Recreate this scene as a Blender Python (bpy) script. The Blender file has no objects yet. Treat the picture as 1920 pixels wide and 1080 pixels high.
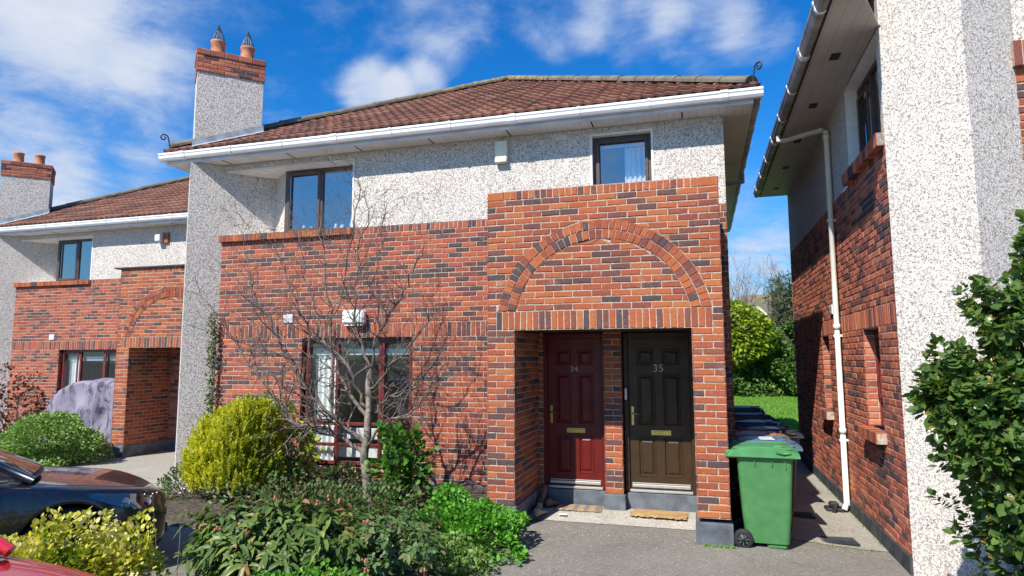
import bpy, math, random
import numpy as np
from mathutils import Vector, Matrix
random.seed(7)
R = math.radians
C = bpy.context.scene.collection
scene = bpy.context.scene

# ------------------------------------------------------------------ camera
CAM = Vector((2.4546, -7.3788, 1.9226)); YAW, PIT, ROL, FPX = -0.2826, 0.1079, -0.0029, 1213.15
F = Vector((math.sin(YAW)*math.cos(PIT), math.cos(YAW)*math.cos(PIT), math.sin(PIT)))
RT = Vector((math.cos(YAW), -math.sin(YAW), 0)); UP = RT.cross(F)
r2 = RT*math.cos(ROL) + UP*math.sin(ROL); u2 = UP*math.cos(ROL) - RT*math.sin(ROL)
cam = bpy.data.cameras.new('camera'); cam.sensor_width = 36; cam.lens = 36*FPX/1920
cam.clip_end = 2000; cam.clip_start = 0.05
co = bpy.data.objects.new('camera', cam); C.objects.link(co)
m3 = Matrix((r2, u2, -F)).transposed()
co.matrix_world = Matrix.Translation(CAM) @ m3.to_4x4()
scene.camera = co

# ------------------------------------------------------------------ sky, sun, exposure
SUN = Vector((0.397, 1.0, -1.13)).normalized()          # direction the light travels
EL = math.asin(-SUN.z); ROT = math.atan2(-SUN.x, -SUN.y)
SKY_STRENGTH = 0.05; SUN_STRENGTH = 5.0
sl = bpy.data.lights.new('sun', 'SUN'); sl.energy = SUN_STRENGTH; sl.angle = R(0.5); sl.color = (1, .95, .87)
so = bpy.data.objects.new('sun', sl); C.objects.link(so)
so.rotation_euler = SUN.to_track_quat('-Z', 'Y').to_euler(); so.location = (0, 0, 30)
scene.view_settings.view_transform = 'Standard'; scene.view_settings.look = 'None'
scene.view_settings.exposure = 0.5; scene.view_settings.gamma = 1
world = bpy.data.worlds.new('World'); scene.world = world; world.use_nodes = True

class G:
    """small node graph helper"""
    def __init__(s, tree): s.t = tree; s.n = tree.nodes; s.l = tree.links
    def node(s, typ, **kw):
        n = s.n.new(typ)
        for k, v in kw.items(): setattr(n, k, v)
        return n
    def set(s, sock, v):
        if isinstance(v, bpy.types.NodeSocket): s.l.new(v, sock)
        elif v is not None:
            if isinstance(v, tuple) and len(v) == 3 and sock.type == 'RGBA': v = (*v, 1)
            sock.default_value = v
    def math(s, op, a, b=None, c=None, clamp=False):
        n = s.node('ShaderNodeMath', operation=op); n.use_clamp = clamp
        s.set(n.inputs[0], a); s.set(n.inputs[1], b)
        if c is not None: s.set(n.inputs[2], c)
        return n.outputs[0]
    def vmath(s, op, a, b=None, sc=None):
        n = s.node('ShaderNodeVectorMath', operation=op); s.set(n.inputs[0], a); s.set(n.inputs[1], b)
        if sc is not None: s.set(n.inputs['Scale'], sc)
        return n.outputs['Value'] if op == 'DOT_PRODUCT' else n.outputs[0]
    def noise(s, vec, scale, detail=4, rough=.55, dist=0, col=False):
        n = s.node('ShaderNodeTexNoise'); s.set(n.inputs['Vector'], vec)
        n.inputs['Scale'].default_value = scale; n.inputs['Detail'].default_value = detail
        n.inputs['Roughness'].default_value = rough; n.inputs['Distortion'].default_value = dist
        return n.outputs['Color' if col else 'Fac']
    def voro(s, vec, scale, feature='F1', out='Distance', rnd=1):
        n = s.node('ShaderNodeTexVoronoi', feature=feature); s.set(n.inputs['Vector'], vec)
        n.inputs['Scale'].default_value = scale; n.inputs['Randomness'].default_value = rnd
        return n.outputs[out]
    def ramp(s, fac, stops, interp='LINEAR'):
        n = s.node('ShaderNodeValToRGB'); s.set(n.inputs[0], fac); cr = n.color_ramp; cr.interpolation = interp
        while len(cr.elements) < len(stops): cr.elements.new(.5)
        for e, (p, c) in zip(cr.elements, stops):
            e.position = p; e.color = (*c, 1) if len(c) == 3 else c
        return n.outputs[0]
    def rng(s, v, a, b, c=0, d=1, smooth=False):
        n = s.node('ShaderNodeMapRange'); n.clamp = True
        if smooth: n.interpolation_type = 'SMOOTHSTEP'
        s.set(n.inputs[0], v)
        for i, q in enumerate((a, b, c, d)): s.set(n.inputs[i+1], q)
        return n.outputs[0]
    def mix(s, f, a, b, mode='MIX'):
        n = s.node('ShaderNodeMix', data_type='RGBA', blend_type=mode)
        s.set(n.inputs[0], f); s.set(n.inputs[6], a); s.set(n.inputs[7], b); return n.outputs[2]
    def bump(s, h, strength=.5, dist=.01):
        n = s.node('ShaderNodeBump'); n.inputs['Strength'].default_value = strength
        n.inputs['Distance'].default_value = dist; s.set(n.inputs['Height'], h); return n.outputs[0]

def build_world():
    g = G(world.node_tree); g.n.clear()
    sky = g.node('ShaderNodeTexSky', sky_type='NISHITA'); sky.sun_disc = False
    sky.sun_elevation = EL; sky.sun_rotation = ROT; sky.altitude = 50; sky.air_density = 1.0; sky.dust_density = .3; sky.ozone_density = 3
    hs = g.node('ShaderNodeHueSaturation'); g.l.new(sky.outputs[0], hs.inputs['Color'])
    hs.inputs['Saturation'].default_value = 1.40; hs.inputs['Value'].default_value = 2.1
    blue = g.mix(1, hs.outputs[0], (.60, 1.02, 1.25), 'MULTIPLY')
    tc = g.node('ShaderNodeTexCoord'); d = tc.outputs['Generated']
    sep = g.node('ShaderNodeSeparateXYZ'); g.l.new(d, sep.inputs[0])
    zz = g.math('MAXIMUM', sep.outputs[2], .04)
    zz = g.math('ADD', zz, .12)
    cmb = g.node('ShaderNodeCombineXYZ')
    g.set(cmb.inputs[0], g.math('DIVIDE', sep.outputs[0], zz)); g.set(cmb.inputs[1], g.math('DIVIDE', sep.outputs[1], zz))
    pl = cmb.outputs[0]
    n1 = g.noise(pl, 1.7, 8, .60, .5); n2 = g.noise(pl, 5.2, 7, .66, .5); n3 = g.noise(d, 11, 7, .65, .4)
    # cloud banks: (direction, angular radius deg, weight)
    acc = None
    for dv, rad, w in CLOUDS:
        v = Vector(dv).normalized()
        c = g.vmath('DOT_PRODUCT', d, tuple(v))
        b = g.rng(c, math.cos(R(rad)), math.cos(R(rad*.25)), 0, w, True)
        acc = b if acc is None else g.math('ADD', acc, b)
    tot = g.math('ADD', acc, g.math('MULTIPLY', g.math('SUBTRACT', n1, .5), 1.9))
    tot = g.math('ADD', tot, g.math('MULTIPLY', g.math('SUBTRACT', n2, .5), .85))
    tot = g.math('ADD', tot, g.math('MULTIPLY', g.math('SUBTRACT', n3, .5), .35))
    m = g.rng(tot, .12, 1.05, 0, .86, True)
    # pale band towards the horizon
    hz = g.rng(sep.outputs[2], .0, .30, .40, 0)
    shade = g.rng(tot, .45, 1.25, 0, 1)
    cc = g.mix(shade, (6.4, 8.3, 11.8), (12.0, 12.4, 13.2))
    cc = g.mix(g.rng(n2, .42, .7, 0, .35), cc, (7.2, 8.6, 11.4))
    c1 = g.mix(hz, blue, (4.6, 6.6, 10.5))
    c2 = g.mix(m, c1, cc)
    bg = g.node('ShaderNodeBackground'); g.set(bg.inputs[0], c2); bg.inputs[1].default_value = SKY_STRENGTH
    out = g.node('ShaderNodeOutputWorld'); g.l.new(bg.outputs[0], out.inputs[0])
    world.cycles.sampling_method = 'AUTOMATIC'

def pd(u, v):   # compass helper for placing cloud banks (direction only)
    return tuple(F + r2*((u-960)/FPX) - u2*((v-540)/FPX))
CLOUDS = [((-.8, .5, .42), 1, .0)]
CLOUDS = [(pd(60, 30), 9, .40), (pd(220, 80), 7, .42), (pd(330, 170), 5, .34), (pd(-150, -80), 12, .2), (pd(190, 345), 6, .44), (pd(40, 300), 6, .38),
          (pd(-60, 420), 10, .4), (pd(310, 290), 4, .28), (pd(560, 190), 6, .26), (pd(700, 175), 3.6, .72), (pd(780, 170), 3.2, .66), (pd(840, 0), 7, .38),
          (pd(1050, 25), 5, .50), (pd(1180, 35), 5.5, .55), (pd(1320, 40), 5, .36), (pd(1420, 60), 4, .38), (pd(690, 30), 6, .24), (pd(820, 110), 3, .2),
          (pd(1430, 420), 8, .42), (pd(1380, 520), 6, .3), (pd(1300, -250), 12, .4), (pd(200, -350), 20, .4),
          ((-.2, -1, .25), 24, .40), ((.6, -1, .3), 18, .3), ((1, 1, .5), 25, .3)]  # clouds behind the camera: added, unseen, to pale the window reflections
build_world()

# ------------------------------------------------------------------ materials
M = {}
def new(name):
    m = bpy.data.materials.new(name); m.use_nodes = True; g = G(m.node_tree); g.n.clear()
    out = g.node('ShaderNodeOutputMaterial'); p = g.node('ShaderNodeBsdfPrincipled')
    g.l.new(p.outputs[0], out.inputs[0]); M[name] = m
    return m, g, p, out
def ocoord(g): return g.node('ShaderNodeTexCoord').outputs['Object']
def plain(name, col, rough=.6, metal=0, var=.12, nscale=9, bump=.0, bscale=60, spec=.5, coat=0, col2=None):
    m, g, p, o = new(name); oc = ocoord(g)
    n = g.noise(oc, nscale, 5)
    c2 = col2 or tuple(max(0, c*(1-var*2.2)) for c in col)
    c1 = col if col2 else tuple(min(1, c*(1+var)) for c in col)
    g.set(p.inputs['Base Color'], g.mix(g.rng(n, .35, .68), c1, c2))
    g.set(p.inputs['Roughness'], g.rng(n, .3, .7, rough*.88, min(1, rough*1.12)))
    p.inputs['Metallic'].default_value = metal; p.inputs['Specular IOR Level'].default_value = spec
    p.inputs['Coat Weight'].default_value = coat; p.inputs['Coat Roughness'].default_value = .03
    if bump: g.set(p.inputs['Normal'], g.bump(g.noise(oc, bscale, 4), bump, .01))
    return m

def brick_mat(name, stops):
    m, g, p, o = new(name); oc = ocoord(g)
    at = g.node('ShaderNodeAttribute', attribute_name='rnd'); r = at.outputs['Fac']
    # soft burnt patches inside a brick push it along the ramp
    mot = g.noise(oc, 7.5, 3, .5)
    fine = g.noise(oc, 70, 4, .7); mid = g.noise(oc, 24, 4, .6)
    rr = g.math('ADD', r, g.math('MULTIPLY', g.rng(mid, .58, .74), g.rng(mot, .5, .62, 0, .28)), clamp=True)
    c = g.ramp(rr, stops)
    c = g.mix(g.rng(fine, .3, .75, 0, .45), c, g.mix(1, c, (.55, .5, .5), 'MULTIPLY'))
    c = g.mix(g.rng(mid, .28, .42, .22, 0), c, (.52, .40, .34))
    bigm = g.noise(oc, .8, 6, .65); blot = g.noise(oc, 3.1, 5, .7)
    c = g.mix(g.rng(bigm, .42, .72, 0, .40), c, g.mix(1, c, (.62, .58, .60), 'MULTIPLY'))
    c = g.mix(g.rng(blot, .60, .74, 0, .22), c, (.60, .44, .38))
    g.set(p.inputs['Base Color'], c); p.inputs['Roughness'].default_value = .88
    p.inputs['Specular IOR Level'].default_value = .25
    h = g.math('ADD', g.math('MULTIPLY', fine, .35), g.math('MULTIPLY', mid, .65))
    g.set(p.inputs['Normal'], g.bump(h, 1.0, .009))
    return m
ORANGE = [(0, (.46, .155, .055)), (.2, (.41, .115, .046)), (.42, (.34, .090, .045)), (.58, (.23, .074, .052)), (.75, (.15, .070, .060)), (1, (.085, .064, .063))]
PINK = [(0, (.45, .128, .058)), (.25, (.39, .104, .060)), (.45, (.31, .082, .054)), (.6, (.20, .068, .056)), (.78, (.125, .066, .060)), (1, (.080, .062, .063))]
RED = [(0, (.60, .22, .12)), (.3, (.50, .15, .085)), (.55, (.38, .11, .07)), (.75, (.20, .08, .065)), (1, (.09, .062, .066))]  # paler red brick tones than the other two ramps
brick_mat('brick_orange', ORANGE); brick_mat('brick_pink', PINK); brick_mat('brick_red', RED)
plain('mortar', (.48, .385, .30), .95, var=.18, nscale=30, bump=.5, bscale=150)
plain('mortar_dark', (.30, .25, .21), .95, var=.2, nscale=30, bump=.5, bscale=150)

def roughcast(name, sc=1.0, base=(.78, .715, .64), dark=(.16, .14, .13), chips=.5, amt=1.0):
    m, g, p, o = new(name); oc = ocoord(g)
    w = g.noise(oc, 30*sc, 2, .5, col=True)
    v = g.vmath('ADD', oc, g.vmath('SCALE', g.vmath('SUBTRACT', w, (.5, .5, .5)), sc=.030/sc))
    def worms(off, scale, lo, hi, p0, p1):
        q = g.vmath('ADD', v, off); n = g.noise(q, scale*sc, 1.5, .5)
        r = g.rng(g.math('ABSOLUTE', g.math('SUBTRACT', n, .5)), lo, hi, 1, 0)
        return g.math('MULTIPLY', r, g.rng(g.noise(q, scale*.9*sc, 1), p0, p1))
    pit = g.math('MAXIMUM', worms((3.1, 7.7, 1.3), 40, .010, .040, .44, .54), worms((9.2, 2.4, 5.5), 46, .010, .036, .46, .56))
    cell = g.voro(oc, 55*sc, out='Color'); sp = g.node('ShaderNodeSeparateColor'); g.l.new(cell, sp.inputs[0])
    big = g.noise(oc, 1.1, 4)
    col = g.mix(g.rng(big, .3, .7), base, tuple(b*.90 for b in base))
    col = g.mix(g.rng(g.noise(oc, 60*sc, 2), .40, .7, 0, .22), col, (.60, .57, .53))
    col = g.mix(g.math('MULTIPLY', g.math('GREATER_THAN', sp.outputs[0], .965), chips), col, (.46, .28, .18))
    col = g.mix(g.math('MULTIPLY', g.math('GREATER_THAN', sp.outputs[1], .95), chips), col, (.30, .28, .27))
    stn = g.node('ShaderNodeMapping'); g.l.new(oc, stn.inputs[0]); stn.inputs['Scale'].default_value = (5, 5, .35)
    col = g.mix(g.rng(g.noise(stn.outputs[0], 1, 4), .55, .8, 0, .15), col, (.42, .40, .37))
    col = g.mix(g.math('MULTIPLY', pit, .80*amt), col, dark)  # dark stones, plus shade of the pits painted into the colour
    g.set(p.inputs['Base Color'], col); p.inputs['Roughness'].default_value = .95; p.inputs['Specular IOR Level'].default_value = .15
    h = g.math('SUBTRACT', g.math('MULTIPLY', g.noise(oc, 70*sc, 2), .7), g.math('MULTIPLY', pit, 1.3))
    g.set(p.inputs['Normal'], g.bump(h, .7, .012/sc))
    return m
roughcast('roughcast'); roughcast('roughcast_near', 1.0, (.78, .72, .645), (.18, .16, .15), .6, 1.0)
plain('render_band', (.80, .79, .76), .8, var=.05)
plain('upvc', (.82, .82, .82), .35, var=.05, nscale=2)
plain('upvc_cream', (.78, .77, .68), .4, var=.06, nscale=3)
plain('upvc_grey', (.68, .67, .70), .45, var=.08, nscale=3)
plain('upvc_drab', (.42, .42, .36), .5, var=.2, nscale=3)  # greyer, more mottled plastic for the side gutter and downpipe
plain('mahogany', (.17, .028, .022), .38, var=.18, nscale=14)
plain('mahogany_door', (.12, .009, .006), .42, spec=.35, var=.10, nscale=6, bump=.15, bscale=40)
plain('brown_door', (.047, .026, .009), .45, spec=.35, var=.10, nscale=6, bump=.15, bscale=40)
plain('brown_frame', (.085, .052, .046), .5, var=.15, nscale=10)
plain('plinth_paint', (.12, .135, .155), .8, var=.22, nscale=5, bump=.3, bscale=50)
plain('plinth_dark', (.045, .05, .056), .8, var=.3, nscale=5, bump=.4, bscale=50)
plain('lead', (.33, .36, .39), .55, var=.2, nscale=6)
plain('terracotta', (.50, .19, .09), .8, var=.18, nscale=8)
plain('black_iron', (.02, .02, .022), .5, var=.1)
plain('cowl_metal', (.10, .12, .14), .4, metal=.6)
plain('brass', (.62, .47, .16), .3, metal=.9, var=.1)
plain('chrome', (.75, .75, .75), .22, metal=1, var=.04)
plain('num_metal', (.42, .36, .30), .45, metal=.3)
plain('gutter_shaded', (.27, .25, .235), .45, var=.2, nscale=4)  # brown-grey colour holds the shading of the gutter's underside
plain('aluminium', (.66, .64, .60), .4, metal=.7, var=.08)
plain('black_plastic', (.022, .022, .024), .55, var=.15)
plain('rubber', (.018, .018, .019), .8, var=.2)
plain('room_wall', (.42, .40, .37), .9, var=.05)
plain('curtain', (.86, .86, .84), .9, var=.03)
plain('white_paint', (.80, .79, .76), .5, var=.05)
plain('box_cream', (.78, .76, .58), .5, var=.06)
plain('lamp_wood', (.30, .12, .05), .6)
plain('slate_cap', (.05, .045, .045), .7)
plain('sill_tile', (.40, .22, .14), .7, var=.15, nscale=8)
def ridge_mat():
    m, g, p, o = new('ridge_concrete'); oc = ocoord(g)
    n = g.noise(oc, 5, 6, .65); l = g.noise(oc, 16, 5, .7)
    c = g.mix(g.rng(n, .35, .65), (.19, .165, .125), (.10, .09, .07))
    sx = g.node('ShaderNodeSeparateXYZ'); g.l.new(oc, sx.inputs[0])
    top = g.rng(sx.outputs[2], 7.0, 8.1)
    lic = g.math('MULTIPLY', g.rng(l, .52, .60), g.math('ADD', top, g.rng(n, .62, .7, 0, .7), clamp=True))
    c = g.mix(lic, c, (.50, .32, .05)); c = g.mix(g.rng(l, .70, .74), c, (.5, .5, .44))
    g.set(p.inputs['Base Color'], c); p.inputs['Roughness'].default_value = .95
    g.set(p.inputs['Normal'], g.bump(l, .6, .01))
ridge_mat()
def tile_mat():
    m, g, p, o = new('roof_tile'); oc = ocoord(g)
    r = g.node('ShaderNodeAttribute', attribute_name='rnd').outputs['Fac']
    c = g.ramp(r, [(0, (.27, .125, .080)), (.4, (.21, .094, .063)), (.8, (.155, .07, .05)), (1, (.10, .055, .045))])
    n = g.noise(oc, 26, 5, .65); c = g.mix(g.rng(n, .4, .75, 0, .5), c, (.11, .06, .05))
    c = g.mix(g.rng(g.noise(oc, 60, 3), .70, .74, 0, .8), c, (.42, .38, .30))
    c = g.mix(g.rng(g.noise(oc, 2.2, 4), .55, .75, 0, .4), c, (.25, .16, .12))
    g.set(p.inputs['Base Color'], c); p.inputs['Roughness'].default_value = .9; p.inputs['Specular IOR Level'].default_value = .25
    g.set(p.inputs['Normal'], g.bump(n, .5, .006))
tile_mat()
def glass_mat(name='glass', base=.16, tint=(.86, .9, .9)):
    m = bpy.data.materials.new(name); m.use_nodes = True; g = G(m.node_tree); g.n.clear(); M[name] = m
    out = g.node('ShaderNodeOutputMaterial'); t = g.node('ShaderNodeBsdfTransparent'); t.inputs[0].default_value = (*tint, 1)
    gl = g.node('ShaderNodeBsdfGlossy'); gl.inputs['Roughness'].default_value = .0; gl.inputs[0].default_value = (1, 1, 1, 1)
    n = g.noise(ocoord(g), .9, 2); g.set(gl.inputs['Normal'], g.bump(n, .12, .03))
    lw = g.node('ShaderNodeLayerWeight'); lw.inputs[0].default_value = .5; f5 = g.math('POWER', lw.outputs['Facing'], 4.0)
    mx = g.node('ShaderNodeMixShader'); g.set(mx.inputs[0], g.math('ADD', g.math('MULTIPLY', f5, .85), base+.05, clamp=True))
    g.l.new(t.outputs[0], mx.inputs[1]); g.l.new(gl.outputs[0], mx.inputs[2]); g.l.new(mx.outputs[0], out.inputs[0])
glass_mat(); glass_mat('glass_low', .03); glass_mat('glass_sky', .24, (.85, .9, .95))
def soffit_mat(name, col, pitch, axis):
    m, g, p, o = new(name); oc = ocoord(g)
    s = g.node('ShaderNodeSeparateXYZ'); g.l.new(oc, s.inputs[0])
    f = g.math('FRACT', g.math('DIVIDE', s.outputs[axis], pitch))
    line = g.rng(f, 0, .07, 1, 0); n = g.noise(oc, 3, 4)
    c = g.mix(g.rng(n, .4, .7), col, tuple(x*.85 for x in col))
    g.set(p.inputs['Base Color'], g.mix(g.math('MULTIPLY', line, .75), c, tuple(x*.25 for x in col)))
    g.set(p.inputs['Normal'], g.bump(line, -.6, .006)); p.inputs['Roughness'].default_value = .45
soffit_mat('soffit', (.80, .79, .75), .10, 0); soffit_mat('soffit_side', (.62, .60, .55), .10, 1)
soffit_mat('soffit_boards', (.50, .46, .42), .13, 0)
def ground_mat(name, c1, c2, chips, bumpd=.006, stain=(.2, .19, .17)):
    m, g, p, o = new(name); oc = ocoord(g)
    b = g.noise(oc, .9, 5, .6); f = g.noise(oc, 55, 5, .75); mid = g.noise(oc, 6, 6, .65)
    c = g.mix(g.rng(b, .3, .7), c1, c2)
    c = g.mix(g.rng(f, .42, .66, 0, .75), c, tuple(x*.42 for x in c1))
    c = g.mix(g.rng(g.noise(oc, 38, 3, .6), .56, .66, 0, .5), c, tuple(min(1, x*1.6) for x in c1))
    c = g.mix(g.rng(mid, .55, .72, 0, .5), c, stain)
    v = g.voro(oc, 34, out='Color'); s = g.node('ShaderNodeSeparateColor'); g.l.new(v, s.inputs[0])
    c = g.mix(g.math('MULTIPLY', g.math('GREATER_THAN', s.outputs[0], .93), chips), c, (.62, .58, .52))
    c = g.mix(g.math('MULTIPLY', g.math('GREATER_THAN', s.outputs[1], .93), chips), c, (.09, .08, .075))
    cr = g.voro(g.vmath('ADD', oc, g.vmath('SCALE', g.noise(oc, 2.5, 4, col=True), sc=.35)), .55, feature='DISTANCE_TO_EDGE')
    c = g.mix(g.rng(cr, .001, .005, .35, 0), c, (.07, .065, .055))
    c = g.mix(g.rng(g.noise(oc, 1.9, 6, .7), .60, .72, 0, .45), c, tuple(x*.55 for x in c2))
    g.set(p.inputs['Base Color'], c); p.inputs['Roughness'].default_value = .93
    g.set(p.inputs['Normal'], g.bump(g.math('ADD', f, mid), .8, bumpd))
ground_mat('drive', (.27, .245, .205), (.20, .18, .15), .10, .012)
ground_mat('concrete', (.40, .375, .31), (.31, .29, .24), .12, .005, (.24, .235, .19))
ground_mat('porch_floor', (.50, .46, .39), (.40, .37, .31), .15, .004)
ground_mat('road', (.10, .10, .10), (.07, .07, .07), .2)
ground_mat('paving', (.36, .24, .18), (.28, .20, .16), .15)
plain('soil', (.085, .065, .045), .95, var=.3, nscale=14, bump=1, bscale=40)
ground_mat('terrain', (.20, .19, .165), (.14, .14, .11), .1)
plain('grass_ground', (.10, .20, .025), .95, var=.25, nscale=3, bump=.8, bscale=60)

def leaf_mat(name, stops, rough=.45, trans=.25, spec=.4, vein=True):
    m, g, p, o = new(name)
    r = g.node('ShaderNodeAttribute', attribute_name='rnd').outputs['Fac']
    c = g.ramp(r, stops); oc = ocoord(g)
    c = g.mix(g.rng(g.noise(oc, 40, 3), .45, .7, 0, .3), c, g.mix(1, c, (.6, .65, .5), 'MULTIPLY'))
    g.set(p.inputs['Base Color'], c); p.inputs['Roughness'].default_value = rough; p.inputs['Specular IOR Level'].default_value = spec
    tr = g.node('ShaderNodeBsdfTranslucent'); g.set(tr.inputs[0], g.mix(1, c, (1.2, 1.4, .5), 'MULTIPLY'))
    mx = g.node('ShaderNodeMixShader'); mx.inputs[0].default_value = trans
    g.l.new(p.outputs[0], mx.inputs[1]); g.l.new(tr.outputs[0], mx.inputs[2]); g.l.new(mx.outputs[0], o.inputs[0])
leaf_mat('leaf_laurel', [(0, (.055, .11, .025)), (.6, (.11, .19, .04)), (.88, (.14, .21, .05)), (.93, (.30, .26, .05)), (1, (.34, .20, .06))], .3)
leaf_mat('leaf_rhodo', [(0, (.045, .085, .022)), (.5, (.095, .16, .035)), (.80, (.20, .27, .06)), (.88, (.24, .13, .05)), (1, (.38, .18, .11))], .40, .22, .3)
leaf_mat('leaf_bright', [(0, (.07, .22, .02)), (.5, (.12, .34, .03)), (1, (.20, .46, .05))], .5, .35)
leaf_mat('leaf_upright', [(0, (.035, .11, .015)), (.5, (.06, .16, .02)), (1, (.14, .28, .04))], .45, .2, .25)
leaf_mat('leaf_variegated', [(0, (.15, .24, .03)), (.3, (.42, .42, .035)), (.6, (.66, .58, .09)), (1, (.82, .74, .42))], .45, .3)
leaf_mat('leaf_conifer', [(0, (.07, .12, .012)), (.4, (.26, .30, .018)), (.75, (.54, .50, .022)), (1, (.74, .63, .04))], .6, .4)
leaf_mat('leaf_mixed', [(0, (.05, .10, .03)), (.5, (.09, .17, .045)), (.8, (.14, .19, .07)), (.9, (.22, .12, .06)), (1, (.30, .17, .09))], .5)
leaf_mat('leaf_round', [(0, (.10, .19, .04)), (.5, (.20, .32, .07)), (1, (.33, .44, .14))], .5, .3)
leaf_mat('leaf_red', [(0, (.08, .02, .015)), (.6, (.16, .04, .03)), (1, (.16, .12, .04))], .5)
leaf_mat('leaf_ivy', [(0, (.04, .08, .02)), (.6, (.10, .13, .04)), (1, (.22, .18, .08))], .5)
leaf_mat('leaf_hedge', [(0, (.035, .085, .012)), (.5, (.07, .15, .02)), (1, (.13, .22, .03))], .5, .25)
leaf_mat('leaf_privet', [(0, (.16, .24, .02)), (.5, (.28, .36, .03)), (1, (.40, .44, .05))], .5, .3)
leaf_mat('leaf_pine', [(0, (.05, .075, .03)), (1, (.11, .12, .05))], .7, .1)
leaf_mat('grass', [(0, (.10, .24, .02)), (.6, (.17, .36, .035)), (1, (.26, .44, .06))], .6, .3)
leaf_mat('petal', [(0, (.7, .68, .6)), (1, (.8, .8, .75))], .6, .3)
plain('bark_pale', (.34, .28, .22), .9, var=.35, nscale=15, bump=1, bscale=60, col2=(.05, .04, .035))
plain('bark_branch', (.24, .19, .155), .9, var=.35, nscale=16, bump=.8, bscale=60, col2=(.05, .036, .03))
plain('bark_dark', (.10, .07, .05), .9, var=.3, nscale=30, bump=.6)
plain('bark_far', (.30, .24, .20), .9, var=.3, nscale=3)
plain('bud', (.45, .16, .09), .7)

def curtain_folds(name): pass

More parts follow.
